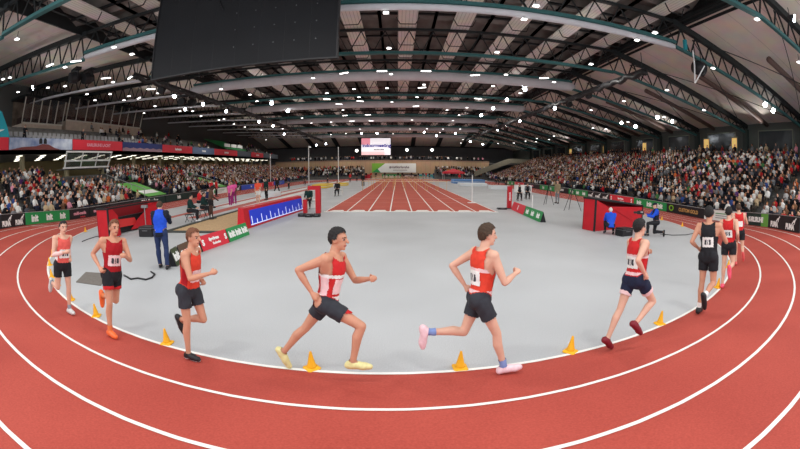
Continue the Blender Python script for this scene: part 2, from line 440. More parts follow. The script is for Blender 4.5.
# folded dark deck over the middle
DECK = mat('roof_deck_brown', rgb(112,108,104), .8, noise=.4, scale=.8)
ys = [2.]
while ys[-1] < 93: ys.append(ys[-1]+1.85)
mb = MB(); vs = []; fs = []
for i, y in enumerate(ys):
    z = 13.6 if i % 2 else 12.75
    vs += [(XLJ-.6, y, z), (XRJ+.8, y, z)]
for i in range(len(ys)-1): fs.append((2*i, 2*i+1, 2*i+3, 2*i+2))
mb.add(vs, fs); struct(mb.build('ceiling', DECK), 'dark folded roof deck over the middle of the hall')
PURL = mat('roof_purlin', rgb(18,20,22), .7)
STRIP = mat_lines('roof_strip_pale', rgb(244,238,230), rgb(190,184,176), 4.2, 'X', .6, .14)
xs = [SX-.17+3.72*k for k in range(-5, 5)]
for x in xs:
    struct(MB().box((x-.64, 2, 12.55), (x+.64, 92.5, 12.62)).build('ceiling_strip', STRIP), 'pale ribbed strip running along the roof')
    for s in (-1, 1):
        struct(MB().box((x+s*1.86-.1, 2, 12.66), (x+s*1.86+.1, 92.5, 12.8)).build('ceiling_purlin', PURL), 'dark purlin along the roof')
for i in range(len(GIRD)-1):
    ym = (GIRD[i]+GIRD[i+1])/2
    for yy in (ym-1.7, ym+1.7):
        struct(MB().box((XLJ, yy-.1, 12.66), (XRJ, yy+.1, 12.78)).build('ceiling_purlin', PURL), 'dark cross beam under the roof deck')
        mb = MB()
        for x in xs:
            mb.bar((x-.75, yy, 12.45), (x-.5, yy, 11.95), .05); mb.bar((x-.5, yy, 11.95), (x+.5, yy, 11.95), .05); mb.bar((x+.5, yy, 11.95), (x+.75, yy, 12.45), .05)
        struct(mb.build('ceiling_hanger', STEEL), 'dark hoops under the pale roof strips')
# beige sloping roofs
BEIGE = mat_lines('roof_beige_panel', rgb(240,228,216), rgb(200,188,178), .42, 'Y', .7, .02)
BEIGEX = mat_lines('roof_beige_panel_end', rgb(240,228,216), rgb(200,188,178), .42, 'X', .7, .02)
def slab(name, a, b, y0, y1, m, label, th=.15):
    mb = MB(); mb.add([(a[0], y0, a[1]), (b[0], y0, b[1]), (b[0], y1, b[1]), (a[0], y1, a[1]), (a[0], y0, a[1]+th), (b[0], y0, b[1]+th), (b[0], y1, b[1]+th), (a[0], y1, a[1]+th)],
        [(0,1,2,3),(7,6,5,4),(0,4,5,1),(1,5,6,2),(2,6,7,3),(3,7,4,0)])
    return struct(mb.build(name, m), label)
slab('ceiling_slope_right', (XRJ+.8, 12.72), (XR+.3, 8.55), 2, 108, BEIGE, 'beige sloping roof over the right stand')
slab('ceiling_slope_left', (XLJ-.6, 12.8), (-40, 13.3), 2, 108, BEIGE, 'beige roof over the left stands')
for k in range(3):
    x0, x1 = XRJ+.5+k*.5, XRJ+.5+k*.42+.2
    z = 12.62-k*.1
    struct(MB().box((x0, 2, z-.2), (x1, 94, z)).build('ceiling_gutter', STEEL), 'dark stepped edge of the sloping roof')
mb = MB(); mb.add([(-40, 92.6, 12.4), (36, 92.6, 12.4), (36, 108, 9.3), (-40, 108, 9.3)], [(0,1,2,3)])
struct(mb.build('ceiling_slope_far', BEIGEX), 'beige sloping roof at the far end')
for k in range(-5, 5):
    x = SX+3.5+k*7.2
    mb = MB(); mb.bar((x, 92.6, 12.2), (x, 108, 9.1), 1.1, .3); struct(mb.build('ceiling_beam', STEEL), 'dark beam under the far roof slope')
for xx, z0, z1 in ((XRJ+.85, 12.3, 13.9), (XLJ-.6, 12.3, 13.9)):
    struct(MB().box((xx-.06, 0, z0), (xx+.06, 94, z1)).build('ceiling_upstand', STEEL), 'dark upright edge between the roof parts')
struct(MB().box((XLJ-1, 92.4, 12.2), (XRJ+1, 92.6, 14)).build('ceiling_upstand', STEEL), 'dark upright edge at the end of the middle roof')
struct(MB().box((-40, 107.9, 9), (36, 108.4, 14)).build('ceiling_end', STEEL), 'dark end of the roof')
# thin bracing rods and brown pipes under the right roof
PIPE = mat('pipe_brown', rgb(96,76,70), .5)
def rz_(x): return 12.72-(x-XRJ-.8)*(12.72-8.55)/(XR+.3-XRJ-.8)
for i in range(len(GIRD)-1):
    y = (GIRD[i]+GIRD[i+1])/2
    mb = MB(); mb.tube([(23.5, y+.6, rz_(23.5)-.45), (33.8, y+.6, rz_(33.8)-.45)], .22, 8)
    struct(mb.build('ceiling_pipe', PIPE, smooth=True), 'brown pipe under the sloping roof')
    mb = MB()
    a, b = GIRD[i], GIRD[i+1]
    mb.bar((18.5, a, 11.5), (33.5, b, 8.2), .05); mb.bar((18.5, b, 11.5), (33.5, a, 8.2), .05)
    struct(mb.build('ceiling_rod', STEEL), 'crossed thin rods under the sloping roof')
# ------------------------------------------------------------------ people
SKINS = {k: mat('skin_'+k, c, .55, noise=.06, scale=9, spec=.35) for k, c in dict(fair=rgb(214,164,140), warm=rgb(198,140,112), tan=rgb(176,116,88), brown=rgb(104,66,48), deep=rgb(66,42,32)).items()}
EYE_M = mat('eye_dark', (.02,.015,.012), .25)
EYEW_M = mat('eye_white', (.42,.38,.35), .3)
LIP_M = mat('lip', rgb(160,86,78), .5)
def cloth(name, c, rough=.8): return mat('cloth_'+name, c, rough, noise=.10, scale=16, bump=.25, spec=.2)
def hair_m(name, c): return mat('hair_'+name, c, .75, noise=.3, scale=60, bump=.6)
HAIR = dict(black=hair_m('black', (.012,.01,.01)), brown=hair_m('brown', (.05,.028,.016)), fair=hair_m('fair', (.24,.15,.07)), red=hair_m('red', (.13,.045,.02)), grey=hair_m('grey', (.3,.3,.3)), white=hair_m('white', (.6,.58,.55)))

def dirv(theta, ab=0., s=1):
    """limb direction: theta swings forward from hanging down, ab swings out to side s"""
    t, a = R(theta), R(ab)
    return Vector((s*math.sin(a), math.sin(t)*math.cos(a), -math.cos(t)*math.cos(a)))

def skeleton(p):
    """joint positions for pose p: facing +Y, right is +X, pelvis at the origin before the figure is set on its lowest point"""
    k = p.get('size', 1.0)
    J = {}
    lean, side = R(p.get('lean', 0)), R(p.get('side', 0))
    t = Vector((math.sin(side), math.sin(lean), math.cos(lean)*math.cos(side))).normalized()
    hy = R(p.get('hip_yaw', 0)); rp = Vector((math.cos(hy), math.sin(hy), 0))
    sy = R(p.get('twist', 0)); rs = Vector((math.cos(sy), math.sin(sy), 0)); rs = (rs-t*rs.dot(t)).normalized(); fs = t.cross(rs)
    rpt = (rp-t*rp.dot(t)).normalized(); fpt = t.cross(rpt)
    P = Vector((0, 0, 0)); J['t'], J['rs'], J['fs'], J['rp'], J['fp'] = t, rs, fs, rpt, fpt
    J['P'] = P; J['N'] = P+t*.52*k
    hd = R(p.get('head_down', 0)); hyaw = R(p.get('head_yaw', 0))
    Q = Quaternion(Vector((0, 0, 1)), hyaw+sy*.4); hf = Q @ Vector((0, math.cos(hd), -math.sin(hd))); hr = Q @ Vector((1, 0, 0)); hu = hr.cross(hf)
    J['hf'], J['hr'], J['hu'] = hf, hr, hu
    J['H'] = J['N']+(t*.6+hu*.4)*.165*k+hf*.02*k
    for s, n in ((-1, 'L'), (1, 'R')):
        hip = P+rp*.092*s*k; J['hip'+n] = hip
        th, kn = p['thigh'+n], p['knee'+n]; ab = p.get('ab'+n, 2)
        J['knee'+n] = hip+dirv(th, ab, s)*.435*k
        J['ank'+n] = J['knee'+n]+dirv(th-kn, p.get('shab'+n, 0), s)*.425*k
        fp = R(p.get('foot'+n, th-kn if abs(th-kn) > 25 else 0))
        fd = Vector((s*.12, math.cos(fp), math.sin(fp))).normalized(); sh = dirv(th-kn, 0, s)
        fu = fd.cross(Vector((1, 0, 0))).normalized()*-1
        if fu.dot(sh) > 0: fu = -fu
        J['fd'+n], J['fu'+n] = fd, fu
        J['heel'+n] = J['ank'+n]-fd*.05*k-fu*.05*k; J['ball'+n] = J['ank'+n]+fd*.115*k-fu*.055*k; J['toe'+n] = J['ank'+n]+fd*.185*k-fu*.06*k
        sh = J['N']-t*.035*k+rs*.185*s*k; J['sh'+n] = sh
        a, ao, el = p.get('arm'+n, 0), p.get('armout'+n, 10), p.get('elbow'+n, 15)
        ud = rs*s*math.sin(R(ao))+(Vector((0, 0, -1))*math.cos(R(a))+fs*math.sin(R(a)))*math.cos(R(ao)); ud.normalize()
        J['el'+n] = sh+ud*.30*k
        inn = p.get('forein'+n, 15)
        b = a+el
        fdv = (Vector((0, 0, -1))*math.cos(R(b))+fs*math.sin(R(b)))*math.cos(R(inn))-rs*s*math.sin(R(inn)); fdv.normalize()
        J['wr'+n] = J['el'+n]+fdv*.255*k; J['fo'+n] = fdv; J['ua'+n] = ud
    J['k'] = k
    return J

def body_mesh(J, voxel, fem=False, curl=45, bulk=1.):
    k = J['k']; mb = MB(); b = bulk
    t, rs, fs, rp, fp = J['t'], J['rs'], J['fs'], J['rp'], J['fp']
    secs = [(-.11, .075, .07), (-.07, .135, .105), (0, .165, .118), (.06, .158, .112), (.13, .142, .102), (.20, .142, .102), (.29, .16, .112), (.37, .175, .12), (.44, .172, .112), (.49, .13, .09), (.53, .07, .065)]
    rings = []
    for s, hw, hd in secs:
        u = min(1, max(0, s/.45)); r = (rp*(1-u)+rs*u).normalized(); f = t.cross(r).normalized()
        hw *= (b if s < .45 else 1); hd *= b if s < .45 else 1
        c = J['P']+t*s*k+f*(.012*math.sin(PI*u))*k
        rings.append([c+r*(hw*k*math.cos(a))+f*(hd*k*math.sin(a)) for a in [2*PI*i/18 for i in range(18)]])
    mb.loft(rings)
    hc = J['H']; hf, hr, hu = J['hf'], J['hr'], J['hu']; B = (hr, hf, hu)
    mb.tube([J['N']-t*.05*k, J['N']+t*.03*k, hc-hu*.05*k-hf*.01*k], [.066*k, .056*k, .052*k], 12)
    mb.ell(hc+hu*.022*k, .074*k, .094*k, .098*k, nu=16, nv=10, basis=B)          # cranium
    mb.ell(hc-hu*.045*k+hf*.02*k, .056*k, .068*k, .072*k, nu=14, nv=9, basis=B)   # jaw
    mb.ell(hc-hu*.095*k+hf*.062*k, .026*k, .024*k, .02*k, nu=10, nv=6, basis=B)   # chin
    mb.tube([hc+hf*.088*k+hu*.012*k, hc+hf*.112*k-hu*.03*k], [.011*k, .017*k], 8, cap='round')
    mb.ell(hc+hf*.085*k+hu*.022*k, .05*k, .014*k, .012*k, nu=10, nv=6, basis=B)   # brow
    mb.ell(hc+hf*.084*k-hu*.062*k, .026*k, .014*k, .012*k, nu=10, nv=6, basis=B)  # mouth
    for s in (-1, 1):
        mb.ell(hc+hr*s*.076*k-hu*.01*k-hf*.008*k, .011*k, .022*k, .034*k, nu=8, nv=6, basis=B)
    for s, n in ((-1, 'L'), (1, 'R')):
        sh, el, wr, fo = J['sh'+n], J['el'+n], J['wr'+n], J['fo'+n]
        mb.tube([J['N']-t*.02*k, sh], [.062*k, .058*k], 10, cap='round')
        mb.ell(sh, .06*k*b, .06*k*b, .062*k*b, nu=10, nv=8)
        mb.tube([J['N']-t*.16*k+rs*s*.09*k, sh-t*.03*k], [.085*k, .055*k], 10, cap='round')
        mb.tube([sh, sh.lerp(el, .45), sh.lerp(el, .85), el], [.053*k*b, .048*k*b, .039*k, .037*k], 10, cap='round')
        mb.tube([el, el.lerp(wr, .3), el.lerp(wr, .75), wr], [.037*k, .041*k, .03*k, .025*k], 10, cap='round')
        # hand: palm, four fingers of unequal length, thumb from the side of the palm
        side = (rs*s-fo*fo.dot(rs*s)).normalized(); nrm = fo.cross(side).normalized()
        palm_n = -side          # the palm faces the body
        wid = nrm if nrm.dot(Vector((0, 0, 1))) > 0 or abs(nrm.z) < .1 else -nrm   # across the knuckles, thumb side up / forward
        if abs(fo.z) > .8 and wid.dot(fs) < 0: wid = -wid
        mb.tube([wr, wr+fo*.045*k, wr+fo*.082*k], [.024*k, .034*k, .036*k], 10, cap='round', flat=.85)
        for i, (off, ln, cu) in enumerate(((.028, .072, 0), (.0095, .08, 4), (-.0095, .075, 8), (-.027, .06, 12))):
            base = wr+fo*.08*k+wid*off*k; c1, c2 = R(curl+cu), R(curl*2.1+cu)
            d1 = fo*math.cos(c1)+palm_n*math.sin(c1); d2 = fo*math.cos(c2)+palm_n*math.sin(c2)
            kn = base+d1*ln*.5*k; mb.tube([base-fo*.02*k, base, kn, kn+d2*ln*.5*k], [.0095*k, .0095*k, .0088*k, .0078*k], 7, cap='round')
        tb = wr+fo*.03*k+wid*.03*k; td = (fo*.75+wid*.5+palm_n*.45).normalized()
        mb.tube([tb-wid*.012*k, tb+td*.03*k, tb+td*.035*k+(fo*.8+palm_n*.6).normalized()*.028*k], [.013*k, .0105*k, .0085*k], 7, cap='round')
        hip, kn, an = J['hip'+n], J['knee'+n], J['ank'+n]
        mb.ell(hip-fp*.035*k-t*.0*k, .085*k*b, .09*k*b, .095*k*b, nu=12, nv=8)
        mb.tube([hip, hip.lerp(kn, .35), hip.lerp(kn, .8), kn], [.088*k*b, .078*k*b, .058*k, .053*k], 12, cap='round')
        sd = (an-kn).normalized(); back = sd.cross(rp).normalized()
        if back.dot(J['fd'+n]) > 0: back = -back
        mb.tube([kn, kn.lerp(an, .3)+back*.018*k, kn.lerp(an, .65)+back*.006*k, an], [.051*k, .056*k, .041*k, .035*k], 12, cap='round')
        fu = J['fu'+n]
        mb.tube([J['heel'+n]+fu*.012*k, an-fu*.03*k+J['fd'+n]*.03*k, J['ball'+n]+fu*.012*k, J['toe'+n]+fu*.014*k], [.036*k, .04*k, .038*k, .026*k], 10, cap='round')
        mb.tube([an, J['heel'+n]+fu*.012*k], [.036*k, .035*k], 10, cap='round')
    me = mb.mesh('body_raw', [])
    o = bpy.data.objects.new('body_raw', me); COL.objects.link(o)
    m = o.modifiers.new('r', 'REMESH'); m.mode = 'VOXEL'; m.voxel_size = voxel; m.adaptivity = 0
    m2 = o.modifiers.new('s', 'SMOOTH'); m2.factor = .5; m2.iterations = max(2, int(.02/voxel)+1)
    dg = bpy.context.evaluated_depsgraph_get(); dg.update()
    out = bpy.data.meshes.new_from_object(o.evaluated_get(dg))
    bpy.data.objects.remove(o); bpy.data.meshes.remove(me)
    out.polygons.foreach_set('use_smooth', [True]*len(out.polygons))
    return out

def arrays(me):
    n = len(me.vertices); v = np.empty(n*3); me.vertices.foreach_get('co', v); nn = np.empty(n*3); me.vertex_normals.foreach_get('vector', nn)
    return v.reshape(-1, 3), nn.reshape(-1, 3)
def polys(me):
    n = len(me.polygons); ls = np.empty(n, int); lt = np.empty(n, int); me.polygons.foreach_get('loop_start', ls); me.polygons.foreach_get('loop_total', lt)
    vi = np.empty(len(me.loops), int); me.loops.foreach_get('vertex_index', vi)
    return ls, lt, vi
class Body:
    """a finished body mesh plus, per vertex, the nearest bone and the place along it"""
    def __init__(s, J, voxel, **kw):
        s.J = J; s.me = body_mesh(J, voxel, **kw); s.v, s.n = arrays(s.me); s.ls, s.lt, s.vi = polys(s.me)
        bones = [('torso', J['P']-J['t']*.08, J['N'], .13, .09), ('head', J['H']-J['hu']*.05, J['H']+J['hu']*.03, .075, .085), ('neck', J['N'], J['H']-J['hu']*.05, .06, .055)]
        for n in 'LR':
            bones += [('ua'+n, J['sh'+n], J['el'+n], .055, .037), ('fa'+n, J['el'+n], J['wr'+n], .038, .026), ('hand'+n, J['wr'+n]+J['fo'+n]*.02, J['wr'+n]+J['fo'+n]*.13, .03, .03),
                      ('th'+n, J['hip'+n], J['knee'+n], .09, .053), ('sk'+n, J['knee'+n], J['ank'+n], .054, .036), ('ft'+n, J['ank'+n]-J['fu'+n]*.04-J['fd'+n]*.03, J['toe'+n], .036, .03)]
        D = []; T = []
        for nm, a, b, ra, rb in bones:
            a = np.array(a); b = np.array(b); ab = b-a; t = np.clip(((s.v-a)@ab)/(ab@ab), 0, 1)
            D.append(np.linalg.norm(s.v-(a+t[:, None]*ab), axis=1)-(ra+(rb-ra)*t)); T.append(t)
        D = np.array(D); T = np.array(T); i = D.argmin(0)
        s.names = [x[0] for x in bones]; s.bone = i; s.t = T[i, np.arange(len(i))]
        P = np.array(J['P']); t = np.array(J['t']); s.ts = ((s.v-P)@t)/J['k']; s.lat = ((s.v-P-np.outer((s.v-P)@t, t))@np.array(J['rs'])); s.fw = s.n@np.array(J['fs'])
        H = np.array(J['H']); s.hu = (s.v-H)@np.array(J['hu']); s.hf = (s.v-H)@np.array(J['hf']); s.hr = (s.v-H)@np.array(J['hr'])
    def on(s, *names): return np.isin(s.bone, [s.names.index(n) for n in names])
    def patch(s, mask, off, name, m, parent, squash=None):
        """a garment: the body surface inside mask, pushed outward"""
        ok = np.logical_and.reduceat(mask[s.vi], s.ls) if len(s.ls) else []
        idx = np.nonzero(ok)[0]
        if len(idx) == 0: return None
        used = np.unique(np.concatenate([s.vi[s.ls[i]:s.ls[i]+s.lt[i]] for i in idx])); remap = -np.ones(len(s.v), int); remap[used] = np.arange(len(used))
        off = np.broadcast_to(np.asarray(off, float), (len(s.v),))
        w = .0022*np.sin(s.v[:, 0]*55+s.v[:, 2]*38)+.0022*np.sin(s.v[:, 1]*61-s.v[:, 2]*29)
        vs = (s.v+s.n*(off+w*(off > .006))[:, None])[used]
        if squash is not None: vs = squash(vs)
        fs = [tuple(remap[s.vi[s.ls[i]:s.ls[i]+s.lt[i]]]) for i in idx]
        me = bpy.data.meshes.new(name); me.from_pydata(vs.tolist(), [], fs); me.materials.append(m); me.polygons.foreach_set('use_smooth', [True]*len(fs)); me.update()
        o = bpy.data.objects.new(name, me); COL.objects.link(o); o.parent = parent
        return o
    def face_mats(s, me):
        c = np.array([s.v[s.vi[a:a+n]].mean(0) for a, n in zip(s.ls, s.lt)]); H = np.array(s.J['H']); k = s.J['k']
        u = (c-H)@np.array(s.J['hu'])/k; f = (c-H)@np.array(s.J['hf'])/k; r = (c-H)@np.array(s.J['hr'])/k
        mi = np.zeros(len(c), int)
        front = f > .045
        eye = front & (np.abs(np.abs(r)-.031) < .012) & (np.abs(u+.002) < .007)
        mi[eye] = 2
        mi[front & (np.abs(np.abs(r)-.031) < .0075) & (np.abs(u+.002) < .0085)] = 1
        mi[front & (np.abs(r) < .024) & (np.abs(u+.064) < .0085)] = 3
        brow = front & (np.abs(np.abs(r)-.031) < .02) & (np.abs(u-.02) < .005)
        mi[brow] = 4
        me.polygons.foreach_set('material_index', mi.tolist())

def person(name, label, pose, wear, loc, heading, skin='fair', hair='brown', voxel=.012, cat='person', group=None, bulk=1., tilt=0., curl=45, ground=None):
    """wear: list of (garment, material); loc: the spot on the ground under the lowest point; heading: radians, 0 faces +Y"""
    J = skeleton(pose)
    if tilt:
        Mt = Matrix.Rotation(R(tilt), 3, 'Y')
        for kx in list(J):
            if isinstance(J[kx], Vector): J[kx] = Mt @ J[kx]
    B = Body(J, voxel, bulk=bulk, curl=curl); k = J['k']
    me = B.me; me.name = name
    for m in (SKINS[skin], EYE_M, EYEW_M, LIP_M, HAIR[hair]): me.materials.append(m)
    B.face_mats(me)
    root = bpy.data.objects.new(name, me); COL.objects.link(root); tag(root, label, cat, group)
    sole = 0.; bibs = {}; shorts = None; shoes = {}
    for g, m in wear:
        if g == 'singlet':
            o = B.patch(B.on('torso', 'uaL', 'uaR', 'thL', 'thR', 'neck') & (B.ts > -.03) & (B.ts < np.where(B.fw > 0, .475, .51)+np.clip((np.abs(B.lat)-.05)*.6, 0, .05)*1.0) & (np.abs(B.lat) < np.where(B.ts > .33, .145, .25)) & ~B.on('faL', 'faR') & ((B.on('torso', 'thL', 'thR')) | (np.abs(B.lat) < .14)), .011*k, 'singlet', m, root)
        elif g == 'side_panel':
            for q in (-1, 1): o = B.patch(B.on('torso') & (B.ts > .0) & (B.ts < .33) & (np.abs(B.fw) < .5) & (B.lat*q > 0), .0135*k, 'side_panel', m, root)
        elif g == 'stripe':
            o = B.patch(B.on('torso') & (B.ts > .30) & (B.ts < .345), .014*k, 'chest_stripe', m, root)
            o = B.patch(B.on('torso') & (B.ts > .06) & (B.ts < .11), .0145*k, 'waist_stripe', m, root)
        elif g == 'bib':
            bibs[1] = B.patch(B.on('torso') & (B.ts > .13) & (B.ts < .30) & (np.abs(B.lat) < .105) & (B.fw > .35), .0175*k, 'race_bib', m, root)
            bibs[-1] = B.patch(B.on('torso') & (B.ts > .15) & (B.ts < .32) & (np.abs(B.lat) < .105) & (B.fw < -.35), .0175*k, 'race_bib', m, root)
        elif g == 'bib_text':
            for s1, lo, hi in ((1, .17, .26), (-1, .19, .28)):
                w = (np.abs(np.abs(B.lat)-.04) < .022) | (np.abs(B.lat) < .01)
                o = B.patch(B.on('torso') & (B.ts > lo) & (B.ts < hi) & w & (B.fw*s1 > .4), .0205*k, 'bib_number', m, bibs.get(s1) or root)
        elif g == 'shorts':
            th = B.on('thL', 'thR')
            shorts = B.patch((B.on('torso') & (B.ts < .055)) | (th & (B.t < .52)), np.where(th, .012+.016*B.t, .0135)*k, 'shorts', m, root)
        elif g == 'shorts_trim':
            th = B.on('thL', 'thR')
            for q in 'LR': o = B.patch(B.on('th'+q) & (B.t > .38) & (B.t < .52), (.0145+.016*B.t)*k, 'shorts_trim', m, shorts or root)
        elif g == 'trousers':
            lg = B.on('thL', 'thR', 'skL', 'skR')
            o = B.patch((B.on('torso') & (B.ts < .06)) | (B.on('thL', 'thR')) | (B.on('skL', 'skR') & (B.t < .97)), np.where(B.on('skL', 'skR'), .016+.008*B.t, .014)*k, 'trousers', m, root)
        elif g in ('jacket', 'shirt', 'tee'):
            lim = {'jacket': .96, 'shirt': .96, 'tee': -1}[g]
            arm = B.on('uaL', 'uaR') & ((B.t < .62) | (lim > 0)); fore = B.on('faL', 'faR') & (B.t < lim)
            off = .022 if g == 'jacket' else .013
            o = B.patch((B.on('torso') & (B.ts > -.09)) | arm | fore | (B.on('neck') & (B.t < (.45 if g == 'jacket' else .15))), off*k, {'jacket': 'jacket', 'shirt': 'shirt', 'tee': 't_shirt'}[g], m, root)
        elif g == 'vest':
            o = B.patch(B.on('torso') & (B.ts > .0) & (np.abs(B.lat) < .17), .03*k, 'vest', m, root)
        elif g in ('shoes', 'sock', 'sole'):
            for s in 'LR':
                if g == 'shoes': shoes[s] = B.patch(B.on('ft'+s) | (B.on('sk'+s) & (B.t > .97)), .011*k, 'running_shoe', m, root); sole = .012
                elif g == 'sole':
                    fu = np.array(J['fu'+s]); o = B.patch(B.on('ft'+s) & (B.n@fu < -.45), .0165*k, 'shoe_sole', m, shoes.get(s) or root)
                else: o = B.patch(B.on('sk'+s) & (B.t > .76), .006*k, 'sock', m, root)
        elif g == 'sleeve':
            for s in 'LR': B.patch(B.on('fa'+s) & (B.t < .9), .006*k, 'arm_sleeve', m, root)
        elif g == 'cap':
            B.patch(B.on('head') & (B.hu > .028*k), .016*k, 'cap', m, root)
            mb = MB(); c = J['H']+J['hu']*.045*k+J['hf']*.1*k
            mb.ell(c, .06*k, .075*k, .008*k, nu=12, nv=6, basis=(J['hr'], J['hf'], J['hu'])); mb.build('cap_peak', m, root, True)
        elif g == 'hat':
            B.patch(B.on('head') & (B.hu > .02*k), .018*k, 'hat', m, root)
    if hair and not any(g in ('cap', 'hat') for g, _ in wear):
        nb = (.007*np.sin(B.hr*130)+.005*np.sin(B.hr*290+1))*k
        hm = B.on('head') & (((B.hu+nb > .062*k) & (B.hf > .03*k)) | ((B.hf <= .03*k) & (B.hu+nb > (.024-.085*np.clip(-B.hf/.05, 0, 1))*k-.03*k*((B.hf > -.01*k) & (B.hf < .02*k)))))
        nz = .006*np.sin(B.v[:, 0]*160)*np.sin(B.v[:, 1]*140+B.v[:, 2]*120)
        B.patch(hm, (.014+nz*.6)*k, 'hair', HAIR[hair], root)
    elif hair:
        B.patch(B.on('head') & (B.hf < -.0*k) & (B.hu > -.05*k) & (B.hu < .03*k) & (np.abs(B.hr) < .07), .008*k, 'hair', HAIR[hair], root)
    zmin = B.v[:, 2].min()-sole
    low = B.v[B.v[:, 2] < zmin+sole+.04]; c = low.mean(0)
    ax = 'foot' if ground == 'foot' else None
    off = Vector((c[0], c[1], zmin)) if ax else Vector((0, 0, zmin))
    Rz = Matrix.Rotation(heading, 3, 'Z')
    root.rotation_euler = (0, 0, heading)
    root.location = Vector(loc)-Rz @ off
    root['joints'] = ''
    del root['joints']
    return root, J
def world_pt(root, p): return Matrix.Translation(root.location) @ root.rotation_euler.to_matrix().to_4x4() @ Vector(p)

# ---- runners on the bend
def bank_pt(px, py):
    z = 0.
    for _ in range(25):
        p = onz(px, py, z); q = p-Vector((BX, BY, 0)); r = math.hypot(q.x, q.y)
        ph = math.degrees(math.atan2(BY-p.y, abs(p.x-BX))); z = tz(r, smooth(ph/40))
    return Vector((p.x, p.y, z+.012))
def tangent(p):
    """heading of a runner going anticlockwise at p"""
    q = Vector((p.x-BX, p.y-BY)); d = Vector((-q.y, q.x)).normalized()
    return math.atan2(-d.x, d.y)
RED = cloth('red_singlet', rgb(196,38,40)); DRED = cloth('dark_red_singlet', rgb(158,22,30)); ORED = cloth('orange_red_singlet', rgb(214,62,44)); SAL = cloth('salmon_singlet', rgb(222,92,84))
BLK = cloth('black', (.014,.014,.017)); CHAR = cloth('charcoal', rgb(48,50,56)); NAVY = cloth('navy', rgb(30,36,58)); WHT = cloth('white', rgb(232,230,226)); PINKW = cloth('pale_pink', rgb(232,196,196))
NUM = mat('bib_print', rgb(60,60,66), .7)
def shoe(n, c): return mat('shoe_'+n, c, .5, noise=.08, scale=30)
RUN_POSES = dict(
 a=dict(lean=2, twist=10, hip_yaw=-6, thighL=4, kneeL=10, thighR=-6, kneeR=88, armL=-38, elbowL=95, armR=14, elbowR=92, armoutL=14, armoutR=14, foreinL=20, foreinR=32, footR=-95),
 b=dict(lean=3, twist=-12, hip_yaw=7, thighL=-8, kneeL=84, thighR=6, kneeR=12, armL=22, elbowL=90, armR=-42, elbowR=92, armoutL=16, armoutR=18, foreinL=38, foreinR=12, footL=-92),
 c=dict(lean=9, twist=12, hip_yaw=-6, thighR=2, kneeR=8, thighL=16, kneeL=98, armL=-36, elbowL=96, armR=22, elbowR=88, armoutL=14, armoutR=14, foreinR=35, footL=-72),
 d=dict(lean=11, twist=-16, hip_yaw=12, thighL=-37, kneeL=5, thighR=60, kneeR=74, armL=28, elbowL=84, armR=-58, elbowR=88, armoutL=16, armoutR=18, foreinL=26, footL=-62, footR=4),
 e=dict(lean=5, twist=14, hip_yaw=-10, thighR=27, kneeR=12, thighL=-20, kneeL=74, armL=-50, elbowL=82, armR=20, elbowR=88, armoutL=26, armoutR=14, foreinR=26, footL=-88, footR=8),
 f=dict(lean=3, twist=-14, hip_yaw=8, thighL=-20, kneeL=8, thighR=42, kneeR=96, armL=20, elbowL=88, armR=-46, elbowR=90, armoutL=34, armoutR=22, foreinL=18, footL=-36, footR=-40),
 g=dict(lean=2, twist=8, hip_yaw=-5, thighL=-2, kneeL=6, thighR=2, kneeR=74, armL=-30, elbowL=92, armR=22, elbowR=95, armoutL=20, armoutR=22, foreinR=28, footR=-70),
 h=dict(lean=2, twist=-8, hip_yaw=5, thighL=-4, kneeL=8, thighR=-8, kneeR=80, armL=20, elbowL=92, armR=-34, elbowR=92, armoutL=18, armoutR=16, foreinL=28, footR=-88),
)
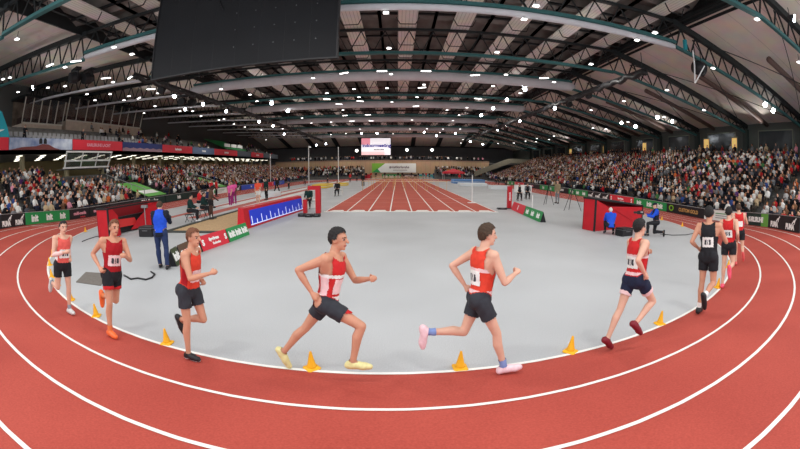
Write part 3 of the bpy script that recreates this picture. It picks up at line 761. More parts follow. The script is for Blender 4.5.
RUNNERS = [
 ('a', (72,315), 'fair', 'black', [('singlet', SAL), ('side_panel', WHT), ('bib', WHT), ('bib_text', NUM), ('shorts', BLK), ('sock', cloth('grey_sock', rgb(150,155,165))), ('shoes', shoe('grey', rgb(206,206,202))), ('sleeve', cloth('pale_sleeve', rgb(226,190,184)))], 'runner in salmon and white singlet, black shorts and grey shoes, last of the field', .95, -9),
 ('b', (113,338), 'warm', 'red', [('singlet', DRED), ('bib', PINKW), ('bib_text', NUM), ('shorts', BLK), ('shorts_trim', RED), ('shoes', shoe('orange', rgb(240,108,52))), ('sock', cloth('orange_sock', rgb(220,120,70)))], 'runner in dark red singlet with orange shoes beside the second cone', 1.0, -10),
 ('c', (193,361), 'warm', 'red', [('singlet', ORED), ('side_panel', DRED), ('bib', PINKW), ('shorts', CHAR), ('shoes', shoe('black', (.012,.012,.014))), ('sole', shoe('white_sole', rgb(235,235,235)))], 'runner in orange-red singlet, charcoal shorts and black shoes with white soles', .96, -6),
 ('d', (289,369), 'warm', 'black', [('singlet', RED), ('stripe', WHT), ('side_panel', PINKW), ('bib', PINKW), ('shorts', CHAR), ('shoes', shoe('lime', rgb(222,214,150)))], 'runner mid-stride in red singlet with pale stripes and pale yellow shoes', 1.03, -6),
 ('e', (506,374), 'fair', 'brown', [('singlet', ORED), ('bib', WHT), ('bib_text', NUM), ('stripe', PINKW), ('shorts', CHAR), ('sock', cloth('blue_sock', rgb(120,140,190))), ('shoes', shoe('lilac', rgb(236,200,206)))], 'runner in orange-red singlet with lilac shoes and blue socks', 1.03, -6),
 ('f', (610,350), 'fair', 'black', [('singlet', RED), ('bib', WHT), ('bib_text', NUM), ('stripe', PINKW), ('shorts', NAVY), ('shorts_trim', PINKW), ('shoes', shoe('dark_red', rgb(120,22,36)))], 'runner in red singlet, navy shorts and dark red shoes pushing off beside a cone', 1.0, -7),
 ('g', (699,313), 'warm', 'black', [('singlet', BLK), ('bib', WHT), ('bib_text', NUM), ('shorts', BLK), ('sock', WHT), ('shoes', shoe('black', (.012,.012,.014)))], 'runner in black singlet and black shorts with a white number on the back', 1.09, -8),
 ('h', (722,288), 'fair', 'black', [('singlet', RED), ('bib', WHT), ('bib_text', NUM), ('shorts', BLK), ('shoes', shoe('pink', rgb(240,84,110)))], 'runner in red singlet and black shorts with bright pink shoes', 1.06, -8),
 ('g', (735,265), 'fair', 'brown', [('singlet', RED), ('bib', WHT), ('shorts', BLK), ('shoes', shoe('pale_red', rgb(220,90,90)))], 'leading runner in red singlet farthest round the bend', 1.03, -8),
]
for ps, (px, py), sk, hr, wear, lab, size, tilt in RUNNERS:
    p = bank_pt(px, py); pose = dict(RUN_POSES[ps]); pose['size'] = size
    person('runner', lab, pose, wear, p, tangent(p), sk, hr, .0085, 'runner', 'runners on the bend', tilt=tilt, ground='foot')
# ------------------------------------------------------------------ advertising boards around the track
RB = R0+4.2
def board_pt(s, side):
    """s runs along the boards from the start of the bend (towards the camera is positive)"""
    if s <= 0: return Vector((BX+side*RB, BY-s, 0.)), Vector((0, -1, 0))
    a = s/RB; f = smooth(math.degrees(a)/40)
    return Vector((BX+side*RB*math.cos(a), BY-RB*math.sin(a), tz(RB, f))), Vector((-side*math.sin(a), -math.cos(a), 0))
GREEN = mat('board_green', rgb(30,140,72), .5); BLACKB = mat('board_black', rgb(26,26,30), .5); REDB = mat('board_red', rgb(214,44,60), .5)
DGREEN = mat('board_dark_green', rgb(22,48,44), .5); LGREEN = mat('board_light_green', rgb(96,158,66), .5); PINKB = mat('board_pink', rgb(232,96,140), .5); WHITEB = mat('board_white', rgb(232,236,232), .5)
DARKTXT = mat('print_dark', rgb(50,54,60), .6); WTXT = mat('print_white', rgb(245,245,242), .5); PTXT = mat('print_pink', rgb(222,150,165), .6); RTXT = mat('print_red', rgb(200,50,60), .6)
GOLD = mat('print_gold', rgb(196,150,86), .5); GTXT = mat('print_green', rgb(52,150,88), .5); BLUEB = mat('board_blue', rgb(44,80,190), .5); TEALB = mat('board_teal', rgb(60,150,170), .5); YELB = mat('board_yellow', rgb(226,190,60), .5)
RAIL = mat('board_rail', rgb(170,172,172), .4, metal=.6)
CAT = [(-.50,-.30),(-.30,-.26),(-.16,-.12),(.02,-.16),(.10,-.34),(.17,-.34),(.14,-.14),(.24,.0),(.34,.16),(.48,.20),(.50,.27),(.40,.33),(.30,.30),(.16,.16),(-.06,.10),(-.22,.04),(-.34,-.10),(-.52,-.20)]
def cat_logo(parent, x, z, sc, y=-.045):
    mb = MB(); mb.prism([(x+px*sc, z+pz*sc) for px, pz in CAT], y, y+.008); mb.build('leaping_cat_emblem', WTXT, parent)
def board(p1, p2, h, face, label, art, zlift=0., cat='advertising board', group=None, name='advertising_board', th=.07, tiltx=0.):
    """a flat panel from p1 (its left end as read) to p2; art draws on it in panel coordinates"""
    d = p2-p1; L = d.length; o = MB()
    o.box((-L/2+.035, -th/2, .02), (L/2-.035, th/2, h)); 
    c = (p1+p2)/2
    root = o.build(name, face); root.location = (c.x, c.y, min(p1.z, p2.z)+zlift+.002); root.location.z = c.z+zlift+.002; root.rotation_euler = (tiltx, -math.atan2(d.z, math.hypot(d.x, d.y)), math.atan2(d.y, d.x)); tag(root, label, cat, group)
    MB().box((-L/2+.035, -th/2-.012, h), (L/2-.035, th/2+.012, h+.03)).build('top_rail', RAIL, root)
    art(root, L, h)
    return root
def art_init(n=3):
    def f(o, L, h):
        for i in range(n): text('init', h*.78, WTXT, o, ((i-(n-1)/2)*L/n*.95, -.045, h*.5), bold=.022)
    return f
def art_cat(n=2):
    def f(o, L, h):
        for i in range(n):
            x = (i-(n-1)/2)*L/n; text('PUMA', h*.5, WTXT, o, (x-.1, -.045, h*.32), bold=.022, sx=.95); cat_logo(o, x+.3, h*.72, h*.62)
    return f
def art_text(t, m, size=.5, t2=None, m2=None, x=0., sx=1., z=.55):
    def f(o, L, h):
        text(t, h*size, m, o, (x*L, -.045, h*z), bold=.014, sx=sx)
        if t2: text(t2, h*size*.5, m2, o, (x*L+.3, -.045, h*.18), bold=.006)
    return f
def art_bars(o, L, h):
    mb = MB(); mb.tube([(-L*.33, -.05, h*.5), (-L*.33, -.04, h*.5)], h*.3, 16); mb.build('round_emblem', GTXT, o)
    for i, w in enumerate((.5, .42, .3)): MB().box((-L*.16, -.045, h*(.66-.2*i)), (-L*.16+L*w, -.038, h*(.74-.2*i))).build('print_line', GTXT if i == 0 else mat('print_grey', rgb(150,160,160), .6), o)
def art_oval(o, L, h):
    mb = MB(); mb.add([(-L*.36+.33*h*1.3*math.cos(a), -.045, h*.55+.33*h*math.sin(a)) for a in [2*PI*k/20 for k in range(20)]], [tuple(range(20))]); mb.build('oval_emblem', mat('print_lime', rgb(120,180,40), .5), o)
    mb = MB(); mb.add([(-L*.36+.2*h*1.3*math.cos(a), -.047, h*.55+.2*h*math.sin(a)) for a in [2*PI*k/20 for k in range(20)]], [tuple(range(20))]); mb.build('oval_centre', BLACKB, o)
    text('CUSTOM GOLD', h*.5, GOLD, o, (L*.1, -.045, h*.5), bold=.012, sx=.9)
def art_spark(o, L, h):
    text('Sparkasse', h*.36, WTXT, o, (-L*.02, -.045, h*.62), bold=.012); text('Karlsruhe', h*.28, WTXT, o, (L*.05, -.045, h*.28), bold=.008)
    for s in (-1, 1): text('S', h*.7, WTXT, o, (s*L*.42, -.045, h*.5), bold=.02)
def art_ka(o, L, h):
    MB().box((L*.2, -.043, .02), (L/2-.01, -.036, h)).build('green_end', LGREEN, o)
    text('KARLSRUHE', h*.52, WTXT, o, (-.04*L, -.046, h*.5), bold=.018, sx=.84)
def art_none(o, L, h): pass
BH = .66
right = [(12.16, 8.79, BLACKB, art_cat(2), 'black board with two white leaping cats, nearest on the right straight'), (8.79, 6.42, DGREEN, art_ka, 'dark board lettered in white with a green end'),
 (6.42, 5.78, PINKB, art_none, 'narrow pink board beside the white-lettered dark board'), (5.78, 1.88, WHITEB, art_bars, 'white board with a round green emblem and small print'),
 (1.88, -2.35, BLACKB, art_oval, 'black board with a lime oval and gold letters'), (-2.35, -6.85, GREEN, art_init(3), 'green board with three white word logos behind the kneeling cameraman'),
 (-6.85, -10.85, REDB, art_spark, 'red board with white bank lettering behind the red enclosure'), (-10.85, -15.3, BLACKB, art_cat(3), 'black board with three white leaping cats past the red bank board'),
 (-15.3, -20, GREEN, art_init(3), 'green logo board behind the black tripod'), (-20, -24.1, BLACKB, art_text('INDOOR', WTXT, .5), 'black board with white letters beyond the tripod'),
 (-24.1, -29.3, GREEN, art_init(2), 'green logo board behind the man standing on the infield'), (-29.3, -36, BLACKB, art_text('multi-media', PTXT, .5), 'far black board with pink letters on the right straight'),
 (-36, -41, REDB, art_spark, 'far red board on the right straight'), (-41, -46, GREEN, art_init(2), 'farthest green logo board on the right straight')]
for s1, s0, m, art, lab in right:      # reading left to right goes from far (s0) to near (s1)
    a, _ = board_pt(s0, 1); b, _ = board_pt(s1, 1)
    if s1-s0 > 3.2 and s1 > 1 :
        pass
    board(a, b, BH, m, lab, art, zlift=.0, group='boards along the outside of the track')
left = [(15.5, 10.7, BLACKB, art_cat(3), 'black board of white leaping cats at the edge of the left bend'), (10.7, 8.0, BLACKB, art_cat(2), 'black board with two white leaping cats beside the green logo board'), (8.0, 3.26, GREEN, art_init(3), 'green board with three white word logos on the left bend'),
 (3.26, 1.1, BLACKB, art_text('multi-media', PTXT, .42, 'karlsruhe', RTXT), 'black board with pink letters next to the green logo board'), (1.1, -1.1, BLACKB, art_text('multi-media', PTXT, .42, 'karlsruhe', RTXT), 'second black board with pink letters from the green logo board'),
 (-1.1, -4.0, BLACKB, art_text('radio', RTXT, .45), 'black board with red letters behind the left red enclosure'), (-4.0, -8.7, DGREEN, art_text('701 Sander', WTXT, .8), 'dark green board with large white letters above the left red enclosure'),
 (-8.7, -13.5, DGREEN, art_text('init', WTXT, .7), 'dark green board behind the seated officials'), (-13.5, -18, BLACKB, art_text('KARLSRUHE', WTXT, .5), 'black board behind the red jackets on the left straight'), (-18, -22, WHITEB, art_bars, 'white board behind the dark-clad jumper'),
 (-22, -26.5, BLACKB, art_cat(2), 'black board behind the person in pink'), (-26.5, -33.5, BLUEB, art_text('init', WTXT, .6), 'blue board on the left straight'), (-33.5, -40, REDB, art_spark, 'red board on the left straight before the white flagpole'), (-40, -46, BLUEB, art_bars, 'farthest blue board on the left straight')]
for s1, s0, m, art, lab in left:       # reading left to right goes from near (s1) to far (s0)
    a, _ = board_pt(s1, -1); b, _ = board_pt(s0, -1)
    board(a, b, BH, m, lab, art, group='boards along the outside of the track')
# far end of the track
for x0, x1, m, art, lab in ((-14.5, -7.2, REDB, art_text('INDOOR', WTXT, .6), 'red board at the far end left of the sprint track'), (-4.2, .9, GREEN, art_init(3), 'green board under the white banner at the far end'), (.9, 5.2, BLACKB, art_text('MEETING', WTXT, .5), 'black board under the white banner at the far end'), (5.2, 10.5, TEALB, art_bars, 'teal board at the far end beside the white banner')):
    board(Vector((x0, 98.6, 0)), Vector((x1, 98.6, 0)), 1.15, m, lab, art, group='boards at the far end')
def wall_banner(p1, p2, h, face, label, art, name='hanging_banner', cat='banner', group=None):
    d = p2-p1; L = d.length; c = (p1+p2)/2
    o = MB().box((-L/2, -.03, 0), (L/2, .03, h)).build(name, face); o.location = c; o.rotation_euler = (0, 0, math.atan2(d.y, d.x)); tag(o, label, cat, group); art(o, L, h); return o
def art_visit(o, L, h):
    mb = MB(); mb.poly([(-L/2, -.034, 0), (-L/2+L*.14, -.034, h*.42), (-L/2+L*.30, -.034, h), (-L/2, -.034, h)]); mb.build('green_corner', mat('print_leaf', rgb(120,178,60), .5), o)
    mb = MB(); mb.poly([(-L/2, -.036, 0), (-L/2+L*.2, -.036, 0), (-L/2+L*.12, -.036, h*.45)]); mb.build('green_corner', GREEN, o)
    text('#visitkarlsruhe', h*.36, mat('print_plum', rgb(70,40,60), .6), o, (L*.12, -.036, h*.58), bold=.02)
    MB().box((-L*.02, -.036, h*.24), (L*.3, -.033, h*.29)).build('print_line', mat('print_plum', rgb(70,40,60)), o)
a = ony(372, 172.6, 99.8); b = ony(416, 172.6, 99.8); tp = ony(400, 163.3, 99.8)
b.z = a.z
wall_banner(a, b, tp.z-a.z, WHITEB, 'white banner with a green corner on the far wooden wall', art_visit)

# ------------------------------------------------------------------ screens
a = ony(361.5, 155, 90.0); b = ony(390.5, 155, 90.0); tp = ony(376, 138.3, 90)
b.z = a.z
SCRW = mat('screen_white', rgb(236,232,236), .5, emit=.9)
o = MB().box((-(b-a).length/2-.2, -.1, -.2), ((b-a).length/2+.2, .5, tp.z-a.z+.2)).build('hanging_screen', BLACK); o.location = (a+b)/2; tag(o, 'bright far screen hanging over the end of the sprint track', 'screen')
L = (b-a).length; h = tp.z-a.z
MB().box((-L/2, -.13, 0), (L/2, -.1, h)).build('picture', SCRW, o)
MB().box((-L/2, -.14, h*.62), (-L*.2, -.13, h)).build('pink_block', mat('screen_pink', rgb(240,150,165), .5, emit=.7), o)
MB().box((-L/2, -.14, 0), (L*.3, -.13, h*.2)).build('pink_band', mat('screen_pale_pink', rgb(246,196,196), .5, emit=.7), o)
text('indoormeeting', h*.3, mat('screen_blue', rgb(50,40,150), .5, emit=.4), o, (.02*L, -.15, h*.56), bold=.05, sx=.95)
text('karlsruhe', h*.16, DARKTXT, o, (.1*L, -.15, h*.32), bold=.02)
for s in (-1, 1): MB().tube([(s*L*.35, .2, h+.2), (s*L*.35, .2, h+2.2)], .04).build('hanging_cable', DARK, o)
# big black screen seen from behind, close to the camera
SY = 15.0
p = ony(152, 81, SY); q = ony(336, 55, SY)
scr_m = mat('screen_back_black', rgb(22,23,26), .7, noise=.12, scale=.6, spec=.25)
x0, x1, z0 = p.x, q.x, (p.z+q.z)/2
o = MB().box((x0, SY, z0), (x1, SY+.35, 12.4)).build('hanging_screen', scr_m); tag(o, 'large black screen back hanging from the roof near the camera', 'screen')
mb = MB(); mb.box((x0-.06, SY-.05, z0-.06), (x1+.06, SY, z0)); mb.box((x0-.06, SY-.05, z0), (x0, SY+.35, 12.4)); mb.box((x1, SY-.05, z0), (x1+.06, SY+.35, 12.4)); mb.build('rim', BLACK, o)
for i in range(1, 8):
    MB().box((x0+(x1-x0)*i/8-.006, SY-.006, z0+.02), (x0+(x1-x0)*i/8+.006, SY, 12.4)).build('panel_seam', BLACK, o)
for i in range(5):
    for j in range(3):
        x = x1-.9-i*.95; z = z0+.9+j*.85
        mb = MB(); mb.tube([(x, SY-.02, z), (x, SY, z)], .028, 8); mb.build('bolt', mat('bolt_grey', rgb(96,98,100), .4, metal=.7), o)
mb = MB(); mb.tube([(x0+3.3, SY-.04, 12.3), (x0+3.4, SY-.05, 10.8), (x0+3.8, SY-.05, 10.0)], .02, 6); mb.tube([(x0+4.4, SY-.04, 12.3), (x0+4.3, SY-.05, 11.2), (x0+4.0, SY-.05, 10.6)], .02, 6); mb.build('cable', BLACK, o)

# ------------------------------------------------------------------ yellow cones on the inner line
CONE = mat('cone_yellow', rgb(246,178,24), .5, spec=.4)
def make_cone():
    mb = MB(); n = 20
    prof = [(.062, .03), (.055, .05), (.034, .14), (.018, .215), (.014, .235), (.006, .238)]
    mb.loft([[(r*math.cos(2*PI*k/n), r*math.sin(2*PI*k/n), z) for k in range(n)] for r, z in prof])
    o = mb.build('marker_cone', CONE, smooth=True)
    f = MB(); f.loft([[(x*s, y*s, z) for x, y in ((-.09,-.07),(-.07,-.09),(.07,-.09),(.09,-.07),(.09,.07),(.07,.09),(-.07,.09),(-.09,.07))] for s, z in ((1,0),(1,.014),(.85,.022),(.62,.032))])
    f.build('base', CONE, o)
    return o
cone0 = None
cones = [((55.5,256),'on the left bend, fifth back along the line from the salmon runner'),((50,265.5),'on the left bend, fourth back along the line from the salmon runner'),((50.5,278),'on the left bend, third back along the line from the salmon runner'),((54,287),'on the left bend, second back along the line from the salmon runner'),((67,301.5),'right behind the salmon runner'),
 ((92,318),'between the salmon runner and the orange-shoed runner'),((165,345),'between the orange-shoed and black-shoed runners'),((311,370.5),'under the mid-stride runner with pale yellow shoes'),((461,370.5),'behind the runner with lilac shoes'),((573,354),'behind the runner with dark red shoes'),((664,326),'ahead of the runner with dark red shoes'),
 ((722,289),'beside the pink-shoed runner'),((729,268),'beside the leading runner')]
def cone_at(p, lab):
    global cone0
    q = p-Vector((BX, BY, 0)); q.z = 0
    if p.y < BY: q = q.normalized()*(R0-.07); p = Vector((BX+q.x, BY+q.y, .003))
    if cone0 is None: c = cone0 = make_cone()
    else: c = copy_tree(cone0)
    c.location = p; c.rotation_euler = (0, 0, random.random()*1.5); tag(c, 'yellow marker cone '+lab, 'cone', 'yellow cones along the inner line')
for (px, py), lab in cones: cone_at(onz(px, py), lab)
for k, (px, lab) in enumerate(((76.5,'far side of the left bend, nearest of four towards the enclosure'),(86,'far side of the left bend, second of four towards the enclosure'),(96,'far side of the left bend, third of four towards the enclosure'),(106.7,'at the left corner of the left red enclosure'))):
    p = Vector((BX-R0, BY, 0)); a = R(34-9.5*k); cone_at(Vector((BX-(R0-.14)*math.cos(a), BY-(R0-.14)*math.sin(a), 0)), lab)
for k, (a, lab) in enumerate(((26,'beyond the leading runner, first past the field'),(17,'beyond the leading runner, second past the field'),(8,'beyond the leading runner, third past the field'))):
    cone_at(Vector((BX+(R0-.14)*math.cos(R(a)), BY-(R0-.14)*math.sin(R(a)), 0)), lab)

# ------------------------------------------------------------------ A-frame boards on the infield
def aframe(p1, p2, h, face, label, art, lean=.16, group='slanted boards on the infield'):
    """triangular board: p1 is the left end of its readable face"""
    d = p2-p1; L = d.length-.05; root = empty('slanted_board', ((p1.x+p2.x)/2, (p1.y+p2.y)/2, max(.005, p1.z)), math.atan2(d.y, d.x)); tag(root, label, 'advertising board', group)
    mb = MB(); mb.add([(-L/2, 0, 0), (L/2, 0, 0), (L/2, lean, h), (-L/2, lean, h)], [(0,1,2,3)]); mb.add([(-L/2, lean*2, 0), (L/2, lean*2, 0), (L/2, lean, h), (-L/2, lean, h)], [(3,2,1,0)])
    mb.build('front_panel', face, root)
    e = MB()
    for s in (-1, 1): e.add([(s*L/2, 0, 0), (s*L/2, 2*lean, 0), (s*L/2, lean, h)], [(0,1,2)])
    for s in (-1, 1):
        MB().add([(s*(L/2-.002), .01, 0), (s*(L/2-.002), 2*lean-.01, 0), (s*(L/2-.002), lean, h-.01)], [(0,1,2)]).build('end_panel', BLACKB, root)
    tl = math.atan2(lean, h); art(root, L, h, tl, lean)
def tx(o, t, size, m, x, u, tl, lean, h, bold=.01):
    text(t, size, m, o, (x, lean*u-.012*math.cos(tl), h*u+.006), rx=PI/2-tl, bold=bold)
def af_init(n):
    def f(o, L, h, tl, lean):
        for i in range(n): tx(o, 'init', h*.7, WTXT, (i-(n-1)/2)*L/n*.95, .5, tl, lean, h, .018)
    return f
def af_s(o, L, h, tl, lean):
    tx(o, 'Sparkasse', h*.3, WTXT, -.03, .62, tl, lean, h); tx(o, 'Karlsruhe', h*.24, WTXT, .06, .3, tl, lean, h, .005)
    for s in (-1, 1): tx(o, 'S', h*.55, WTXT, s*L*.42, .5, tl, lean, h, .012)
def af_cat(o, L, h, tl, lean):
    for x in (-.3, .3): tx(o, 'PUMA', h*.42, WTXT, x, .45, tl, lean, h, .012)
lp = [onz(177,267), onz(183,262.3), onz(203,252), onz(230,242.5), onz(250,234.5)]
aframe(lp[0], lp[1], .46, mat('board_olive', rgb(62,74,48), .5), 'dark olive board at the near end of the slanted row, by the camera operator', af_init(1))
aframe(lp[1], lp[2], .46, mat('board_brown', rgb(92,70,54), .5), 'brown slanted board between the olive and red ones', af_cat)
aframe(lp[2], lp[3], .46, REDB, 'red slanted board beside the sand pit', af_s)
aframe(lp[3], lp[4], .46, GREEN, 'green slanted board of white logos ending at the red display box', af_init(3))
rp_ = [onz(511,209.5), onz(523,215), onz(540,222.5)]
aframe(rp_[0], rp_[1], .5, REDB, 'red slanted board at the foot of the red post', lambda o, L, h, tl, le: tx(o, 'S', h*.7, WTXT, 0, .5, tl, le, h, .015))
aframe(rp_[1], rp_[2], .5, GREEN, 'green slanted board of white logos beside the sprint track', af_init(3))

# long red display box with a blue face
BLUED = mat('display_blue', rgb(28,58,196), .4, emit=.2)
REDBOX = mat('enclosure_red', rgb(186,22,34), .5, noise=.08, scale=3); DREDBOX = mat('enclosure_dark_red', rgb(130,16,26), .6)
p1 = onz(246.5, 229.5); p2 = onz(303.5, 210.5); d = p2-p1; L = d.length
root = empty('distance_display', ((p1.x+p2.x)/2, (p1.y+p2.y)/2, .005), math.atan2(d.y, d.x)); tag(root, 'long red display box with a blue lit face and white scale marks', 'display')
mb = MB(); prof = [(0, 0), (.12, .86), (.36, .9), (.46, 0)]
mb.loft([[(s*L/2, y, z) for y, z in prof] for s in (-1, 1)]); mb.build('housing', REDBOX, root)
def fp_(x, u, e=.012): return (x, .12*u-e, .86*u)
mb = MB(); mb.add([fp_(-L/2+.45, .1), fp_(L/2-.1, .1), fp_(L/2-.1, .86), fp_(-L/2+.45, .86)], [(0,1,2,3)]); mb.build('blue_face', BLUED, root)
for i in range(14):
    x = -L/2+.6+i*(L-.8)/13; hgt_ = .42 if i % 2 == 0 else .24
    mb = MB(); mb.add([fp_(x-.03, .14, .02), fp_(x+.03, .14, .02), fp_(x+.03, .14+hgt_, .02), fp_(x-.03, .14+hgt_, .02)], [(0,1,2,3)]); mb.build('scale_mark', mat('display_white', rgb(225,232,255), .4, emit=.5), root)
mb = MB(); mb.add([fp_(-L/2+.45, .12, .018), fp_(L/2-.1, .12, .018), fp_(L/2-.1, .16, .018), fp_(-L/2+.45, .16, .018)], [(0,1,2,3)]); mb.build('scale_line', MATS['display_white'], root)
MB().box((-L/2+.02, .02, -.003), (L/2-.02, .1, .05)).build('foot_strip', BLACK, root)

# ------------------------------------------------------------------ red enclosures
def enclosure(loc, rz, w, dpt, h, label, split, h2=None):
    h2 = h2 or h
    root = empty('red_enclosure', loc, rz); tag(root, label, 'enclosure')
    t = .05
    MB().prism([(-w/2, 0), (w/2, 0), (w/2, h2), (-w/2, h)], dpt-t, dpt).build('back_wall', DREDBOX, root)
    for s in (-1, 1):
        x0, x1 = (-w/2, -w/2+t) if s < 0 else (w/2-t, w/2)
        MB().box((x0, .0, 0), (x1, dpt-t, h if s < 0 else h2)).build('side_wall', REDBOX, root)
    r = MB()
    for (a, b) in (((-w/2, 0, h), (w/2, 0, h2)), ((-w/2, dpt, h), (w/2, dpt, h2)), ((-w/2, 0, h), (-w/2, dpt, h)), ((w/2, 0, h2), (w/2, dpt, h2)), ((-w/2, 0, 0), (-w/2, 0, h)), ((w/2, 0, 0), (w/2, 0, h2))): r.bar(a, b, .07)
    r.build('frame', BLACK, root)
    if split:   # open front: sheets sag down from the corners
        f = MB(); f.add([(-w/2, -.01, 0), (-w/2+.75, -.01, 0), (-w/2+.62, -.01, h*.72), (-w/2+.3, -.01, h*.97), (-w/2, -.01, h)], [(0,1,2,3,4)]); f.build('front_sheet', REDBOX, root)
        f = MB(); f.add([(w/2-2.0, .25, .08), (w/2, .02, .1), (w/2, .02, h), (w/2-.45, .05, h*.95), (w/2-1.5, .2, h*.42)], [(0,1,2,3,4)]); f.build('front_sheet', REDBOX, root)
        f = MB(); f.add([(-w/2+.6, .3, .3), (w/2-1.4, .3, .25), (w/2-1.5, .4, h*.48), (-w/2+.6, .4, h*.55)], [(0,1,2,3)]); f.build('inner_sheet', mat('sheet_red_bright', rgb(200,40,40), .6), root)
        f = MB(); f.box((-w/2+.1, .42, .02), (w/2-.1, dpt-.1, h*.6)); f.build('dark_interior', BLACK, root)
    else:
        f = MB(); f.add([(-w/2, -.01, 0), (w/2, -.01, 0), (w/2, -.01, h2*.93), (-w/2+.9, -.05, h*.76), (-w/2, -.01, h*.98)], [(0,1,2,3,4)]); f.build('front_sheet', REDBOX, root)
        f = MB(); f.add([(-w/2, 0, h), (w/2, 0, h2+.02), (w/2, dpt, h2+.06), (-w/2, dpt, h+.1)], [(0,1,2,3)]); f.build('roof_sheet', mat('sheet_charcoal', rgb(40,34,36), .7), root)
    return root
p1 = onz(110, 238.5); p2 = onz(160, 225); d = p2-p1
enclosure(((p1.x+p2.x)/2, (p1.y+p2.y)/2, .005), math.atan2(d.y, d.x), d.length, .75, 1.2, 'low red fabric enclosure with dark equipment by the left track', True)
def stand_pole(loc, h, label):
    root = empty('equipment_stand', loc); tag(root, label, 'stand'); GR = mat('stand_grey', rgb(150,152,154), .4, metal=.7)
    MB().tube([(0, 0, .04), (0, 0, h)], .022, 8).build('pole', GR, root)
    for k in range(3):
        a = 2*PI*k/3; MB().bar((0, 0, .3), (.3*math.cos(a), .3*math.sin(a), .01), .02).build('leg', GR, root)
    MB().box((-.16, -.05, h-.08), (.16, .06, h+.04)).build('head', GR, root)
q = onz(143, 232.5); stand_pole((q.x+.25, q.y-.05, .005), 1.15, 'grey equipment stand in front of the left red enclosure')
def case(loc, w, dp, h, label, m=None, rz=0., name='equipment_case', cat='case'):
    root = empty(name, loc, rz); tag(root, label, cat); m = m or BLACK
    mb = MB(); mb.loft([[(x*s, y*s, z) for x, y in ((-w/2,-dp/2),(w/2,-dp/2),(w/2,dp/2),(-w/2,dp/2))] for s, z in ((.94,0),(1,.03),(1,h-.03),(.94,h))]); mb.build('body', m, root)
    MB().bar((-w*.2, -dp/2-.02, h*.6), (w*.2, -dp/2-.02, h*.6), .025).build('handle', mat('case_handle', rgb(120,122,124), .4, metal=.6), root)
    MB().box((-w/2-.003, -dp/2-.003, h*.78), (w/2+.003, dp/2+.003, h*.82)).build('seam', mat('case_handle', rgb(120,122,124)), root)
    return root
q = onz(139, 236); case((q.x+.55, q.y, .005), .7, .45, .42, 'black equipment case on the floor before the left red enclosure')
p1 = onz(594, 231.5); p2 = onz(641, 226.5); d = p2-p1
enclosure(((p1.x+p2.x)/2, (p1.y+p2.y)/2, .005), math.atan2(d.y, d.x), d.length, .7, 1.36, 'red enclosure with a dark top beside the kneeling cameramen', False, 1.02)

# dark mat and cable on the infield by the runners
mm = [onz(86,272.5), onz(76,282.5), onz(101,286), onz(108,274)]
mb = MB(); n = len(mm); mb.add([(v.x, v.y, .003) for v in mm]+[(v.x, v.y, .018) for v in mm], [(4,5,6,7),(0,1,5,4),(1,2,6,5),(2,3,7,6),(3,0,4,7)]); o = mb.build('floor_mat', mat('mat_taupe', rgb(112,106,100), .9, noise=.15, scale=20)); tag(o, 'taupe rubber mat lying on the grey infield behind the runners', 'mat')
CABLE = mat('cable_black', (.015,.015,.016), .5)
def cable(pts, label, r=.016):
    mb = MB(); mb.tube([Vector((p.x, p.y, r+.002)) for p in pts], r, 6); o = mb.build('floor_cable', CABLE, smooth=True); tag(o, label, 'cable')
cable([onz(x, y) for x, y in ((124,276),(131,280),(138,279),(146,280.5),(152,278.5),(155,275),(151,272.5))], 'black cable coiled on the infield near the taupe mat', .022)
cable([onz(x, y) for x, y in ((660,234.5),(672,235.5),(686,235.2),(694,233.5),(698,231))], 'thin black cable running from the kneeling cameraman to the track')
cable([onz(x, y) for x, y in ((82,242),(88,239.5),(96,237),(103,236))], 'black cable along the edge of the infield left of the enclosure')

# tripods, posts, bars
def tripod(apex, h, feet, label):
    root = empty('tripod', (apex.x, apex.y, .004)); tag(root, label, 'tripod')
    for f in feet:
        l = MB(); l.tube([(0, 0, h-.12), (f[0], f[1], .01)], [.026, .018], 8); l.build('leg', BLACK, root)
    MB().tube([(0, 0, h-.2), (0, 0, h+.05)], .05, 10).build('head', BLACK, root)
    c = MB().box((-.09, -.2, h+.05), (.09, .18, h+.25)).build('camera', BLACK, root); MB().tube([(0, -.2, h+.15), (0, -.38, h+.15)], .06, 10).build('lens', DARK, c)
c = onz(571.5, 211); tripod(c, 1.62, [(-.62, -.12), (.62, -.2), (.1, .6)], 'black camera tripod beside the green board on the right')
c = onz(548, 205); tripod(c, 1.55, [(-.4, -.1), (.42, -.1), (0, .4)], 'black tripod behind the man on the infield')
# red timing post and starting arch
def post(loc, w, h, label):
    root = empty('timing_post', loc); tag(root, label, 'post'); 
    MB().box((-w/2, -w/2, .03), (w/2, w/2, h)).build('column', REDBOX, root); MB().box((-w, -w*.8, 0), (w, w*.8, .04)).build('base', BLACK, root)
    text('INDOOR', w*.5, WTXT, root, (0, -w/2-.004, h*.55), ry=-PI/2, bold=.004)
post(tuple(onz(510.2, 209.0)+Vector((0, .25, .005))), .26, 1.42, 'red timing post at the corner of the sprint track')
mb = MB(); c = onz(506.5, 209.5); case((c.x-.3, c.y, .005), .6, .3, .1, 'flat black unit at the foot of the red post')
p1 = onz(305.5, 213); p2 = onz(318.5, 213)
root = empty('timing_arch', ((p1.x+p2.x)/2, (p1.y+p2.y)/2, .005)); tag(root, 'red timing arch beside the sprint track', 'arch'); w = (p2-p1).length
MB().box((w/2-.13, -.16, 0), (w/2+.13, .16, 1.5)).build('upright', REDBOX, root); MB().box((-w/2-.1, -.12, 0), (-w/2+.1, .12, .75)).build('low_upright', REDBOX, root)
MB().box((-w/2+.2, -.14, 1.28), (w/2-.13, .14, 1.5)).build('crossbar', REDBOX, root)
